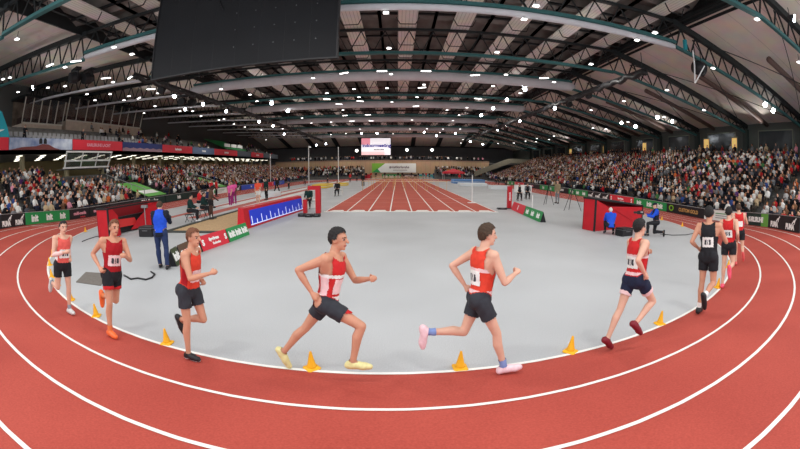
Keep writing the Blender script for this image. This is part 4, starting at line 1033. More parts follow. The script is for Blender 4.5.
for (x, y), lab in (((302,216.5),'left'),((309,217),'middle'),((317,216.8),'right')):
    c = onz(x, y); case((c.x, c.y, .005), .36, .3, .16, 'black starting unit on the floor by the red arch, %s one of three' % lab, name='starting_unit', cat='unit')
WCASE = mat('white_case', rgb(232,232,228), .5)
c = onz(311, 208); case((c.x, c.y, .005), .62, .5, .55, 'white box seat under the official at the red arch', WCASE, name='box_seat', cat='seat')
c = onz(338.5, 195.5); case((c.x, c.y, .005), .75, .5, .6, 'white box seat beside the sprint track halfway down', WCASE, name='box_seat', cat='seat')
# hurdles
HW = mat('hurdle_bar', rgb(226,196,160), .5); HY = mat('hurdle_yellow', rgb(214,170,96), .5)
def make_hurdle():
    root = empty('hurdle'); mb = MB(); mb.box((-.58, -.02, 1.0), (.58, .02, 1.067)); mb.build('top_bar', HW, root)
    for s in (-1, 1):
        m = MB(); m.bar((s*.5, 0, .02), (s*.5, 0, 1.0), .035); m.build('upright', HY, root)
        m = MB(); m.bar((s*.5, -.02, .025), (s*.5, .62, .025), .05); m.build('foot', HY, root)
    return root
h0 = None
for r, y in enumerate((41.9, 51.0, 60.1, 69.3)):
    for k in range(8):
        o = h0 = make_hurdle() if h0 is None else None or h0
        if not (r == 0 and k == 0): o = copy_tree(h0)
        o.location = (SX+(k-3.5)*SW, y, .018); tag(o, 'pale hurdle in the %s row from the camera, %s lane from the left edge' % (ORD[r], ORD[k]), 'hurdle', 'hurdles on the sprint track')
# thin white poles standing by the left straight
def pole(loc, h, label, r=.05):
    root = empty('tall_pole', loc); tag(root, label, 'pole'); MB().tube([(0, 0, 0), (0, 0, h)], r, 8).build('shaft', WHITE, root); MB().tube([(0, 0, 0), (0, 0, .06)], .25, 12).build('base', DARK, root); MB().ell((0, 0, h+.05), r*1.6, r*1.6, .1).build('finial', WHITE, root)
c = onz(338.5, 184.5); pole((c.x, c.y, .01), ony(338.5, 148, c.y).z, 'thin white pole beside the sprint track', .06)
c = onz(309, 185.5); pole((c.x, c.y, .012), ony(309, 147, c.y).z, 'thin white pole on the long jump runway', .055)
c = onz(261, 198); c.x = -19.5; pole((-21.35, 60.0, .004), 5.2, 'thin white pole in front of the left stand', .06)
# high jump stand, mats, mattresses on the right of the sprint track
def upright(loc, h, label):
    root = empty('jump_upright', loc); tag(root, label, 'stand'); MB().tube([(0, 0, .03), (0, 0, h)], .03, 8).build('post', WHITE, root); MB().box((-.3, -.2, 0), (.3, .2, .035)).build('base', WCASE, root)
c = onz(466.5, 203); upright((c.x+.4, c.y, .014), 2.0, 'white upright at the edge of the sprint track')
c = onz(532, 212.5); upright((c.x, c.y, .004), 1.0, 'low thin stand beside the green slanted board')
BLUEM = mat('mattress_blue', rgb(96,140,196), .7); WHM = mat('mattress_white', rgb(222,228,232), .7)
def mattress(p, w, dp, h, m, label):
    root = empty('landing_mattress', (p.x, p.y, .004)); tag(root, label, 'mattress')
    mb = MB(); mb.loft([[(x*s, y*s, z) for x, y in ((-w/2,-dp/2),(w/2,-dp/2),(w/2,dp/2),(-w/2,dp/2))] for s, z in ((.98,0),(1,.06),(1,h-.06),(.98,h))]); mb.build('cushion', m, root)
    MB().box((-w/2-.004, -dp/2-.004, h*.45), (w/2+.004, dp/2+.004, h*.52)).build('piping', WHITE, root)
mattress(Vector((12.6, 66, 0)), 5.6, 3.4, .75, BLUEM, 'blue landing mattress right of the sprint track')
mattress(Vector((11.4, 56, 0)), 4.2, 2.4, .45, WHM, 'white landing mattress right of the sprint track')
mattress(Vector((13.2, 47, 0)), 2.6, 1.6, .5, WHM, 'low white mattress behind the seated pair')
mattress(Vector((14.2, 40.5, 0)), 1.7, 1.3, .85, mat('mattress_pale', rgb(236,236,234), .6), 'tall white block behind the seated pair')
mattress(Vector((-10.2, 50, 0)), 2.0, 5.0, .5, YELB, 'yellow mattress by the white poles')
mattress(Vector((-8.4, 56, 0)), 1.6, 2.6, .4, YELB, 'smaller yellow mattress beyond the white poles')
mattress(Vector((-11.9, 33.5, 0)), 1.3, 2.0, .45, WHM, 'white block on the runway behind the person in pink')
def gazebo(x, y, label):
    root = empty('canopy_tent', (x, y, .004)); tag(root, label, 'tent')
    mb = MB(); 
    mb.add([(-2.4,-1.5,1.9),(2.4,-1.5,1.9),(2.4,1.5,1.9),(-2.4,1.5,1.9),(0,0,2.7),(-2.4,-1.5,1.55),(2.4,-1.5,1.55),(2.4,1.5,1.55),(-2.4,1.5,1.55)], [(0,1,4),(1,2,4),(2,3,4),(3,0,4),(5,6,1,0),(6,7,2,1),(7,8,3,2),(8,5,0,3)]); mb.build('canopy', REDB, root)
    for sx in (-1, 1):
        for sy in (-1, 1): MB().bar((sx*2.3, sy*1.4, 0), (sx*2.3, sy*1.4, 1.6), .06).build('pole', WHITE, root)
    MB().box((-1.5, -.3, 2.1), (1.5, -.26, 2.45)).build('yellow_sign', YELB, root)
gazebo(12.6, 83.5, 'red canopy tent with a yellow top in the far right corner')

# ------------------------------------------------------------------ banners on the left
def fy(px): return onx(px, 150, XT).y
def art_t(t, m, size=.5):
    return lambda o, L, h: text(t, h*size, m, o, (0, -.036, h*.5), bold=.02)
SKYB = mat_two_scale('banner_sky', rgb(96,120,168), rgb(206,214,226), 1.2, .5, .6, .5)
def art_photo(o, L, h):
    mb = MB(); mb.prism([(-L*.5, 0), (-L*.32, h*.22), (-L*.1, h*.3), (0, h*.5), (L*.1, h*.45), (L*.2, h*.15), (L*.3, 0)], -.036, -.031); mb.build('roof_shape', mat('banner_roof', rgb(120,60,58), .6), o)
    for x in (-.03, .04):
        mb = MB(); mb.prism([(L*x-.2, h*.5), (L*x+.2, h*.5), (L*x+.2, h*.85), (L*x+.1, h*.98), (L*x-.1, h*.98), (L*x-.2, h*.85)], -.038, -.033); mb.build('statue_shape', BLACKB, o)
def art_crowd(o, L, h):
    mb = MB(); mb.prism([(-L*.5, 0), (L*.5, 0), (L*.5, h*.3)]+[(L*(.5-i/12), h*(.3+.12*(i % 2))) for i in range(1, 12)]+[(-L*.5, h*.3)], -.036, -.031); mb.build('skyline_shape', mat('banner_dusk', rgb(150,120,130), .6), o)
fas = [(0, 8.5, REDB, art_t('S', WTXT, .7), 'red banner end at the edge of the upper tier'), (8.5, 72, SKYB, art_photo, 'cloudy sky banner with two dark statues on the upper tier'), (72, 122, REDB, art_t('KARLSRUHE LACHT', PTXT, .42), 'long red banner above the glazed booth'),
 (122, 162, BLUEB, art_crowd, 'dark blue banner with a pale skyline on the upper tier'), (162, 192, REDB, art_t('karlsruhe', WTXT, .45), 'red banner with white letters right of the dark blue banner'), (192, 214, mat('banner_slate', rgb(92,110,140), .6), art_t('messe', WTXT, .5), 'slate blue banner between two red ones on the upper tier'),
 (214, 237, REDB, art_t('karlsruhe', WTXT, .45), 'red banner right of the slate blue banner'), (251, 263, REDB, art_t('karlsruhe', WTXT, .45), 'farthest red banner on the upper tier')]
MATS['board_blue_dark'] = None; del MATS['board_blue_dark']
for x0, x1, m, art, lab in fas:
    y0, y1 = fy(x0) if x0 else 12.0, fy(x1)
    if m is BLUEB: m = mat('banner_navy', rgb(40,52,104), .6)
    wall_banner(Vector((XT+.05, y0+.04, 5.5)), Vector((XT+.05, y1-.04, 5.5)), .98, m, lab, art, group='banners on the front of the upper tier')
# green banner lying over the upper seats, teal flag at the edge
ya, yb = fy(222), fy(250)
mb = MB(); mb.add([(XT-.6, ya+3, 6.75), (XT-.6, yb, 6.75), (XT-4.4, yb-4, 8.7), (XT-4.4, ya+1, 8.7)], [(0,1,2,3)])
o = mb.build('seat_banner', GREEN); tag(o, 'large green banner spread over the far seats of the upper tier', 'banner')
for k in range(3):
    t = (k+.5)/3; MB().box((XT-1.2, ya+3+t*(yb-ya-4)-1.2, 7.2), (XT-1.15, ya+3+t*(yb-ya-4)+1.2, 7.8)).build('white_logo', WTXT, o)
TEALF = mat('flag_teal', rgb(40,170,186), .6)
root = empty('feather_flag', (XT+.25, 16.0, 6.5)); tag(root, 'teal feather flag at the near end of the upper tier', 'flag')
f = onx(0, 132, XT+.25); g = onx(13, 134, XT+.25); t1 = onx(0, 107, XT+.25)
root.location = (XT-.3, f.y-1.2, 5.502)
mb = MB(); mb.add([(0, 0, .9), (0, g.y-f.y+1.2, 1.0), (0, (g.y-f.y)*.75+1.2, 1.9), (0, (g.y-f.y)*.3+1.2, 3.0), (0, 0, 3.8)], [(0,1,2,3,4)]); mb.build('cloth', TEALF, root)
mb = MB(); mb.add([(.01, .3, 1.4), (.01, 1.5, 1.45), (.01, 2.0, 1.65), (.01, 1.2, 1.6), (.01, .3, 1.85)], [(0,1,2,3,4)]); mb.build('white_swoosh', WTXT, root)
MB().tube([(-.04, 0, 0), (-.04, 0, 3.9)], .03, 6).build('pole', WHITE, root)
# glazed booth under the upper tier
yb0, yb1 = onx(76, 160, -26.5).y, onx(119, 160, -26.5).y
root = empty('glazed_booth', (-28.2, (yb0+yb1)/2, 3.75)); tag(root, 'white-framed glazed booth with slanted posts under the red banner', 'booth'); L = yb1-yb0
fr = MB()
for t in (-.5, -.16, .18, .5):
    MB().bar((0, t*L, 0), (.55, t*L*1.05, 1.4), .1).build('post', WHITE, root)
for (x, z, nm) in ((0, 0, 'sill'), (.22, .6, 'rail'), (.55, 1.35, 'head_rail')):
    MB().bar((x, -L*.53, z), (x, L*.53, z), .14).build(nm, WHITE, root)
MB().add([(.02, -L*.5, .05), (.02, L*.5, .05), (.5, L*.52, 1.3), (.5, -L*.52, 1.3)], [(0,1,2,3)]).build('glass', mat('booth_glass', rgb(58,66,64), .12, spec=.7, alpha=.75), root)
MB().box((-1.4, -L*.5, -.12), (.0, L*.5, -.05)).build('floor_plate', CONC, root)
# press boxes at the back of the upper tier
PB = mat('press_box_band', rgb(196,178,160), .7, noise=.1, scale=2)
PF = mat('press_frame', rgb(206,200,186), .6)
for bi, (xa, xb, zlo) in enumerate(((22, 62, 0), (66, 140, 0))):
    y0 = onx(xa, 119, XB-.4).y; y1 = onx(xb, 124, XB-.4).y
    z0 = onx((xa+xb)/2, 124, XB-.4).z
    root = empty('press_box', (XB-.4, y0, z0-1.1)); tag(root, 'press box with slanted windows on the upper tier, %s' % ('nearer the camera' if bi == 0 else 'longer one farther along'), 'press box'); L = y1-y0
    MB().box((-2.2, 0, -.6), (0, L, 1.05)).build('parapet', PB, root)
    MB().box((-2.4, -.2, 3.6), (.75, L+.2, 3.85)).build('roof', STEEL, root)
    MB().box((-2.3, 0, 1.05), (-2.2, L, 3.6)).build('back_panel', mat('press_interior', rgb(110,96,84), .8, noise=.4, scale=1.2), root)
    n = 5 if bi == 0 else 9
    for i in range(n+1):
        MB().bar((-.02, L*i/n, 1.05), (.6, L*i/n, 3.6), .09).build('mullion', PF, root)
    MB().bar((0, 0, 1.1), (0, L, 1.1), .16).build('window_sill', PF, root)
    MB().add([(-.02, .05, 1.1), (-.02, L-.05, 1.1), (.57, L-.05, 3.6), (.57, .05, 3.6)], [(0,1,2,3)]).build('glass', mat('press_glass', rgb(60,66,70), .1, spec=.6, alpha=.35), root)
    for i in range(n):
        c = .5
        MB().box((-1.6, L*(i+.2)/n, 1.05), (-.7, L*(i+.8)/n, 1.75)).build('desk', mat('press_desk', rgb(60,44,40), .7), root)
# fluorescent tubes under the upper tier
FL = mat('tube_light', rgb(255,248,226), .4, emit=4.)
fl0 = None; k = 0
for r, x in enumerate((-30.75, -32.3, -34.0, -35.7)):
    for i in range(26):
        y = 13.5+i*2.8+r*.9
        if fl0 is None:
            fl0 = MB().box((-.36, -.07, 0), (.36, .07, .07)).build('hanging_tube_lamp', mat('lamp_tray', rgb(180,180,176), .5)); MB().box((-.34, -.05, -.035), (.34, .05, 0)).build('tube', FL, fl0); o = fl0
        else: o = copy_tree(fl0)
        o.location = (x, y, 5.078); o.rotation_euler = (0, 0, .35); tag(o, 'white tube lamp under the upper tier, %s from the near end of the %s row' % (nth(i), ('front', 'second', 'third', 'back')[r]), 'lamp', 'tube lamps under the upper tier')
# ------------------------------------------------------------------ other people
TRK_BLUE = cloth('royal_blue', rgb(30,74,196)); DNAVY = cloth('dark_navy', rgb(24,28,42)); DGR = cloth('dark_green', rgb(20,48,46)); GREYC = cloth('grey', rgb(120,122,126)); KHAKI = cloth('khaki', rgb(140,124,96)); PINKC = cloth('hot_pink', rgb(226,92,158)); MAG = cloth('magenta', rgb(150,40,110)); ORA = cloth('orange_red', rgb(238,86,58)); DBLUE = cloth('denim', rgb(38,50,84)); REDJ = cloth('red_jacket', rgb(206,36,42)); YELC = cloth('yellow', rgb(224,186,60)); CREAM = cloth('cream', rgb(206,190,160))
SHB = shoe('black', (.012,.012,.014)); SHW = shoe('white', rgb(228,228,228))
stand = dict(lean=0, thighL=2, kneeL=3, thighR=-2, kneeR=2, abL=4, abR=4, armL=4, elbowL=12, armR=2, elbowR=14)
film = dict(lean=6, thighL=10, kneeL=8, thighR=-8, kneeR=6, abL=6, abR=6, armL=28, elbowL=70, armR=34, elbowR=62, foreinL=30, foreinR=25, head_down=15)
sit = dict(lean=8, thighL=84, kneeL=86, thighR=80, kneeR=78, abL=6, abR=8, armL=24, elbowL=52, armR=22, elbowR=56, footL=0, footR=0, head_down=12)
squat = dict(lean=22, thighL=105, kneeL=128, thighR=100, kneeR=126, abL=14, abR=14, armL=46, elbowL=64, armR=48, elbowR=60, foreinL=28, foreinR=28, footL=-15, footR=-15, head_down=8)
kneel = dict(lean=8, thighL=84, kneeL=88, thighR=4, kneeR=100, abL=8, abR=6, armL=40, elbowL=62, armR=44, elbowR=58, foreinL=26, foreinR=26, footL=0, footR=-92, head_down=10)
lean_run = RUN_POSES['d']
def at(px, py, z=0.): return onz(px, py, z)
def P(lab, pose, wear, loc, head, skin='fair', hair='brown', vox=.02, size=1., group=None, cat='person', bulk=1., tilt=0):
    pz = dict(pose); pz['size'] = size
    return person('person', lab, pz, wear, loc, R(head), skin, hair, vox, cat, group, bulk=bulk, tilt=tilt)
# camera operator in blue behind the slanted boards
op, J = P('camera operator in royal blue vest and jeans standing by the olive slanted board', film, [('jacket', DNAVY), ('vest', TRK_BLUE), ('trousers', DBLUE), ('shoes', SHB)], at(166, 268.5)+Vector((-.05, .0, 0)), 20, 'fair', 'brown', .015, 1.0, bulk=1.08)
def video_camera(loc, rz, label, s=1.):
    root = empty('video_camera', loc, rz); tag(root, label, 'camera')
    MB().box((-.06*s, -.18*s, -.07*s), (.06*s, .16*s, .08*s)).build('body', BLACK, root)
    MB().tube([(0, .16*s, 0), (0, .3*s, 0), (0, .32*s, 0)], [.045*s, .05*s, .062*s], 12).build('lens', DARK, root)
    MB().bar((0, -.1*s, .12*s), (0, .1*s, .12*s), .025*s).build('handle', BLACK, root)
    MB().box((-.09*s, -.12*s, .01*s), (-.06*s, .0, .07*s)).build('viewfinder', mat('case_grey', rgb(150,150,150), .4), root)
h = world_pt(op, (J['wrL']+J['wrR'])/2+Vector((0, .31, .05))); video_camera(h, R(20), 'grey and black video camera held low by the operator in blue', .9)
# officials seated by the sand pit
def stool(loc, label, h=.42):
    root = empty('folding_stool', loc); tag(root, label, 'stool'); MB().box((-.2, -.18, h-.03), (.2, .18, h)).build('seat', BLACK, root)
    for s in (-1, 1):
        for t in (-1, 1): MB().bar((s*.17, t*.15, h-.03), (s*.19, -t*.16, .0), .022).build('leg', DARK, root)
for (px, py, hd, lab, top, hr) in ((190, 222, -70, 'official in dark green jacket seated by the sand pit, nearer the camera operator', DGR, 'black'), (203, 217.5, -75, 'official in dark green jacket seated by the sand pit, nearer the jumper', DGR, 'brown')):
    p = at(px, py); o, J = P(lab, sit, [('jacket', top), ('trousers', BLK), ('shoes', SHW)], p, hd, 'fair', hr, .02)
    q = world_pt(o, J['P']); stool((q.x, q.y, .003), 'black folding stool under the official %s' % ('nearer the camera operator' if px == 190 else 'nearer the jumper'), max(.2, q.z-.19))
o, J = P('dark-skinned jumper in brown top standing at the sand pit kerb', dict(stand, lean=10, thighL=12, kneeL=10, armL=20, elbowL=40, armR=14, elbowR=50, head_down=20), [('tee', cloth('brown_top', rgb(92,66,52))), ('shorts', BLK), ('shoes', SHB)], at(211, 219.5), -60, 'deep', 'black', .02, 1.02)
P('person in red jacket seated behind the jumper', sit, [('jacket', REDJ), ('trousers', BLK), ('shoes', SHB)], at(199, 210.5), -70, 'fair', 'black', .025)
P('person in blue jacket seated behind the jumper', sit, [('jacket', DBLUE), ('trousers', BLK), ('shoes', SHB)], at(207, 208.5), -60, 'fair', 'brown', .025)
P('person in red jacket standing at the left boards', stand, [('jacket', REDJ), ('trousers', BLK), ('shoes', SHB)], Vector((-18.2, 33.2, .004)), -90, 'fair', 'brown', .025)
P('second person in red jacket standing at the left boards, farther along', stand, [('jacket', REDJ), ('trousers', BLK), ('shoes', SHB)], Vector((-18.6, 35.0, .004)), -80, 'fair', 'black', .025)
P('person in pink top and magenta trousers on the runway', stand, [('tee', PINKC), ('trousers', MAG), ('shoes', SHW)], at(230.5, 206.5), 160, 'fair', 'fair', .025, .98)
P('person in pale pink top beside the one in magenta trousers', stand, [('tee', PINKC), ('trousers', MAG), ('shoes', SHW)], at(234.5, 205), 180, 'brown', 'black', .025, 1.0)
P('athlete in orange-red top standing bare-legged on the runway', dict(stand, thighL=10, armL=10, elbowL=60), [('tee', ORA), ('shorts', WHT), ('shoes', SHW)], at(258.5, 206), 170, 'fair', 'brown', .022, 1.05)
P('person in dark green jacket standing beyond the athlete in orange', stand, [('jacket', DGR), ('trousers', BLK), ('shoes', SHB)], at(266.5, 200), 150, 'fair', 'black', .025, 1.03)
P('person in black walking on the left infield', dict(stand, thighL=24, thighR=-18, kneeR=20, lean=8), [('jacket', BLK), ('trousers', BLK), ('shoes', SHB)], at(277, 194), -120, 'fair', 'black', .028, 1.0)
o, J = P('official in dark green seated on the white box at the red arch', sit, [('jacket', DGR), ('trousers', BLK), ('shoes', SHB)], at(311, 208)+Vector((0, -.45, .004)), 180, 'fair', 'black', .022, .98)
P('person in dark clothes seated on the white box halfway down the sprint track', sit, [('jacket', BLK), ('trousers', BLK), ('shoes', SHB)], at(338.5, 195.5)+Vector((0, -.5, .004)), 180, 'fair', 'black', .028)
P('person in black standing left of the sprint track far away', stand, [('jacket', BLK), ('trousers', BLK), ('shoes', SHW)], at(363, 187), 180, 'fair', 'brown', .03, 1.05)
# the two cameramen kneeling on the right
o, J = P('white-haired cameraman in royal blue jacket crouching at the red enclosure', squat, [('jacket', TRK_BLUE), ('trousers', BLK), ('shoes', SHB)], at(610, 235.5), -20, 'fair', 'white', .016, .92, bulk=1.2)
case(tuple(at(625, 236)+Vector((0, .1, .005))), .7, .42, .32, 'black camera case lying between the crouching cameramen', rz=.3)
o, J = P('cameraman in dark cap and blue jacket kneeling with a camera', kneel, [('jacket', TRK_BLUE), ('vest', DNAVY), ('trousers', BLK), ('shoes', SHB), ('cap', DNAVY)], at(655, 237), 65, 'fair', 'black', .016, 1.0)
h = world_pt(o, (J['wrL']+J['wrR'])/2+Vector((0, .28, .08))); video_camera(h, R(65), 'black video camera in the hands of the kneeling cameraman', .9)
# right infield
P('man in khaki jacket and grey trousers standing beside the tripods', stand, [('jacket', KHAKI), ('trousers', GREYC), ('shoes', SHB)], at(557, 203.5), 120, 'fair', 'grey', .022, 1.02)
for px, py, lab, top in ((519, 200.5, 'person in black vest and pale shirt seated near the red post', WHT), (527, 199, 'person in black seated near the red post', GREYC)):
    o, J = P(lab, dict(sit), [('jacket', top), ('vest', BLK), ('trousers', BLK), ('shoes', SHB)], at(px, py), 170, 'fair', 'brown', .024)
    q = world_pt(o, J['P']); stool((q.x, q.y, .003), 'black stool under the %s near the red post' % ('pale-shirted person' if px == 519 else 'person in black'), max(.2, q.z-.19))
# people along the far end and on the far infield
rnd = random.Random(3)
far_a, _ = P('person in black standing at the far end, first of the dark row', stand, [('jacket', BLK), ('trousers', BLK), ('shoes', SHB)], Vector((-8.2, 96.5, .004)), 180, 'fair', 'black', .04)
far_kinds = [far_a]
for top, x in ((REDJ, -6.9), (DBLUE, 9.4), (YELC, 10.6)):
    o, _ = P('person in %s standing at the far end of the hall, first of that colour' % {id(REDJ): 'red', id(DBLUE): 'blue', id(YELC): 'yellow'}[id(top)], stand, [('jacket', top), ('trousers', BLK), ('shoes', SHB)], Vector((x, 96.2, .004)), 170, 'fair', 'brown', .04); far_kinds.append(o)
spots = [(-13.5,0),(-12.6,1),(-11.4,0),(-10.2,1),(-5.6,0),(-3.4,0),(1.2,0),(3.6,0),(6.6,0),(7.4,1),(8.3,0),(11.5,1),(12.4,3),(13.3,1),(14.2,3),(15.4,0),(16.4,1),(17.2,2),(5.4,0),(.1,0)]
cn = ['black', 'red', 'blue', 'yellow']; cnt = {0: 1, 1: 1, 2: 1, 3: 1}
for x, kd in spots:
    o = copy_tree(far_kinds[kd]); o.location = far_kinds[kd].location.copy(); o.location.x += x-far_kinds[kd].location.x; o.location.y = 95.6+rnd.random()*2.0; o.rotation_euler.z = R(180+rnd.uniform(-50, 50))
    tag(o, 'person in %s standing at the far end of the hall, %s of that colour' % (cn[kd], nth(cnt[kd])), 'person', 'people standing at the far end'); cnt[kd] += 1
for (x, y, kd, lab) in ((16.2, 58, 0, 'beside the right straight'), (17.3, 64, 2, 'by the blue mattress'), (15.6, 52, 0, 'behind the white mattresses'), (-14.2, 47, 2, 'near the yellow mattress'), (-14.8, 58, 0, 'beyond the yellow mattress'), (-9.0, 70, 1, 'beside the left runway far off'), (-8.4, 76, 0, 'near the far left corner'), (12.4, 74, 1, 'in front of the canopy tent'), (14.0, 77, 0, 'right of the canopy tent'), (-12.6, 66, 0, 'on the left runway far off')):
    o = copy_tree(far_kinds[kd]); o.location += Vector((x, y, .0))-Vector((far_kinds[kd].location.x, far_kinds[kd].location.y, 0)) ; o.location.z = far_kinds[kd].location.z; o.rotation_euler.z = R(rnd.uniform(90, 270)); tag(o, 'person in %s standing %s' % (cn[kd], lab), 'person')
for o, i in ((far_kinds[0], 0),): tag(o, 'person in black standing at the far end of the hall, first of that colour', 'person', 'people standing at the far end')
for i in (1, 2, 3): far_kinds[i]['group'] = 'people standing at the far end'
# camera crew on the upper tier
CREW_Y = [onx(px, 135, XT-1.0).y for px in (24, 82)]
for px, lab in ((24, 'filming person in black on the upper tier, nearer the teal flag'), (82, 'filming person in black on the upper tier above the red banner')):
    p = onx(px, 135, XT-1.0); P(lab, film, [('jacket', BLK), ('trousers', BLK), ('shoes', SHB)], Vector((XT-.9, p.y, UZ)), -90, 'fair', 'black', .028, 1.0)

# ------------------------------------------------------------------ ceiling lamps
GLOW = mat('lamp_glow', (1, .98, .94), .4, emit=6.); GLOWB = mat('lamp_glow_cool', (.86, .93, 1), .4, emit=40.); GLOBE = mat('lamp_globe', (1, .98, .88), .4, emit=6.)
CASEW = mat('lamp_case', rgb(190,192,192), .5); CASED = mat('lamp_case_dark', rgb(40,42,44), .5)
def make_lamp(kind):
    if kind == 'small':
        r = MB().box((-.12, -.085, 0), (.12, .085, .08)).build('spotlight', CASEW); MB().box((-.135, -.1, -.04), (.135, .1, 0)).build('lens', GLOW, r); MB().bar((0, 0, .08), (0, 0, .45), .03).build('bracket', DARK, r)
    elif kind == 'bright':
        r = MB().tube([(0, .18, .05), (0, 0, .0), (0, -.14, -.05)], [.08, .15, .19], 14).build('spotlight', CASED); m = MB(); m.tube([(0, -.141, -.05), (0, -.19, -.068)], .185, 16); m.build('lens', GLOWB, r); MB().bar((0, .06, .1), (0, .06, .5), .04).build('bracket', DARK, r)
    elif kind == 'long':
        r = MB().box((-.42, -.07, 0), (.42, .07, .08)).build('spotlight', CASEW); MB().box((-.4, -.055, -.04), (.4, .055, 0)).build('lens', GLOW, r); MB().bar((0, 0, .08), (0, 0, .4), .03).build('bracket', DARK, r)
    else:
        m = MB(); m.ell((0, 0, 0), .36, .36, .36, nu=14, nv=10); r = m.build('spotlight', GLOBE, smooth=True); MB().tube([(0, 0, .34), (0, 0, .5)], .12, 10).build('cap', DARK, r); MB().bar((0, 0, .5), (0, 0, 1.6), .03).build('rod', DARK, r)
    return r
LPROTO = {}
S_ = [(17,39),(114,47),(132,54),(65,67),(3,79),(10,77.5),(48,87.5),(65,86),(113,82),(18,92),(87,94),(110,94),(129,96),(158,93),(124,100),(155,106),(386,12.5),(389,48),(391,74),(313,78),(221,89),(250,94.5),(257,101),(289,110),(327,93),(359,97),(354,89),(392,102),(343,110),(387,88),(536,5.5),(524,19),(497,52),(591,64),(554,82),(506,74.5),(424,84.5),(417,97),(493,86),(467,107.5),(447,110),(520,93),(655,32.5),(637,40),(757,19),(713,68),(667,90),(624,101),(704,110),(799,62),(664,117),(628,122),(606,129),(591,110),(412,120),(459,115),(453,120.5),(427,128.7),(410,128.7),(443,129),(460,129),(440,132.5),(463,139.5),(461,143),(461,146),(498,143.5),(514,143),(525.6,141),(536,141.7),(549,139.5),(537,138.5),(554,136),(331,122),(302,118),(311.5,123),(282.7,128.7),(261.4,130),(266,139.7),(360,129),(331,134.5),(346,133.5),(393,133.7),(310,147),(144,113),(192.5,111),(180,111),(201,116),(219,120),(234,124),(245,127),(224,119),(95,100),(593,128)]
L_ = [(50,65),(76,61),(106,78),(130,77.5),(151,89),(139,98),(344,73),(382,71),(475,75),(544,78),(426,71),(422,87.5),(327,99),(360,101),(339,104),(418,97),(478,98.5),(416,106),(328,99.5),(368,114.7),(371,120.7),(352,121),(345,115.5)]
B_ = [(34.5,87),(129.5,96),(175,96),(204,104),(227,111),(186,109),(272,103),(288,111),(271,104),(259.6,121.5),(284,134),(525,89),(506,99.5),(554,108),(493,108),(481,115),(519.5,120.6),(506.6,125),(470,141.5),(497,129.5),(482.8,144),(791,17.5),(764,104),(772,110),(657,117),(671,121),(621,122.5),(635,126),(326,143.7),(316.6,145),(377,133),(362,133),(424,132),(455,133),(436.6,135.7),(273,125.7)]
G_ = [(356.7,150.7),(407,149.9),(432,149.9)]
def roof_hit(px, py, off=.0):
    p = onz(px, py, 10.38) if py < 140 else None
    if p is not None and XLJ <= p.x <= XRJ and p.y < 93: return p
    d = sight(px, py)
    sgn = 1 if d.x > 0 else -1
    if sgn > 0: n, c = Vector((.1795, 0, 1)), 10.3+.1795*XRJ     # under the right wing
    else: n, c = Vector((.056, 0, 1)), 10.2+.056*XLJ
    den = n.dot(d)
    t = (c-n.z*EYE)/den if den > 1e-3 else 1e9
    p = Vector((0, 0, EYE))+d*t
    if p.y > 91 or t > 150 or p.y < 0: p = ony(px, py, 90.5)
    if p.x > XR-.6: p = onx(px, py, XR-.8)
    return p
lamps = []
for kd, lst in (('small', S_), ('long', L_), ('bright', B_)):
    for px, py in lst: lamps.append((roof_hit(px, py), kd))
for px, py in G_: lamps.append((ony(px, py, 94.5), 'globe'))
kept = []
for l in lamps:
    if all((l[0]-q[0]).length > .75 for q in kept): kept.append(l)
lamps = kept
lamps.sort(key=lambda l: (int(l[0].y/7.5), l[0].x))
from collections import Counter
seen_ = Counter(); WORD = dict(small='small white ceiling lamp', long='long white ceiling lamp', bright='bright round floodlight', globe='white globe lamp')
for p, kd in lamps:
    if kd not in LPROTO: o = LPROTO[kd] = make_lamp(kd)
    else: o = copy_tree(LPROTO[kd])
    o.location = p; b = int(p.y/7.5); zone = 'left wing' if p.x < XLJ else 'right wing' if p.x > XRJ else 'middle'
    if kd == 'bright': o.rotation_euler = (0, 0, math.atan2(-p.x, p.y-12)*-1*0+ (PI/2*0) + math.atan2(p.x, -(p.y-20))*0 + R(random.uniform(-30, 30)))
    if kd == 'long': o.rotation_euler = (0, 0, random.choice((0, .5, -.5)))
    key = (kd, b, zone); seen_[key] += 1
    tag(o, '%s, %s from the left in roof bay %s of the %s' % (WORD[kd], nth(seen_[key]-1), nth(b), zone), 'lamp', 'ceiling lamps')

# black lighting bars with stage lights along the edges of the middle roof
def bar_rig(x, y0, y1, z, label, ws):
    root = empty('lighting_bar', (x, y0, z)); tag(root, label, 'lighting bar')
    n = int((y1-y0)/.9); pts = []; 
    MB().tube([(0, 0, 0), (0, y1-y0, 0)], .09, 8).build('rail', BLACK, root)
    m = MB(); rr = random.Random(int(x*10)+99)
    pts = [(rr.uniform(-.05, .05), i*.45, -.22+.1*math.sin(i*1.7)+rr.uniform(-.06, .06)) for i in range(int((y1-y0)/.45))]
    m.tube(pts, [.16+.07*rr.random() for _ in pts], 8); m.build('cable_loops', CABLE, root, smooth=True)
    for i in range(int((y1-y0)/7.4)+1):
        MB().bar((0, i*7.4+.3, .05), (0, i*7.4+.3, 1.2), .04).build('hanger', DARK, root)
bar_rig(15.9, 20.0, 86, 9.55, 'black cable bar hanging along the right edge of the middle roof', 0)
bar_rig(-17.8, 20.5, 88, 9.6, 'black cable bar hanging along the left edge of the middle roof', 0)
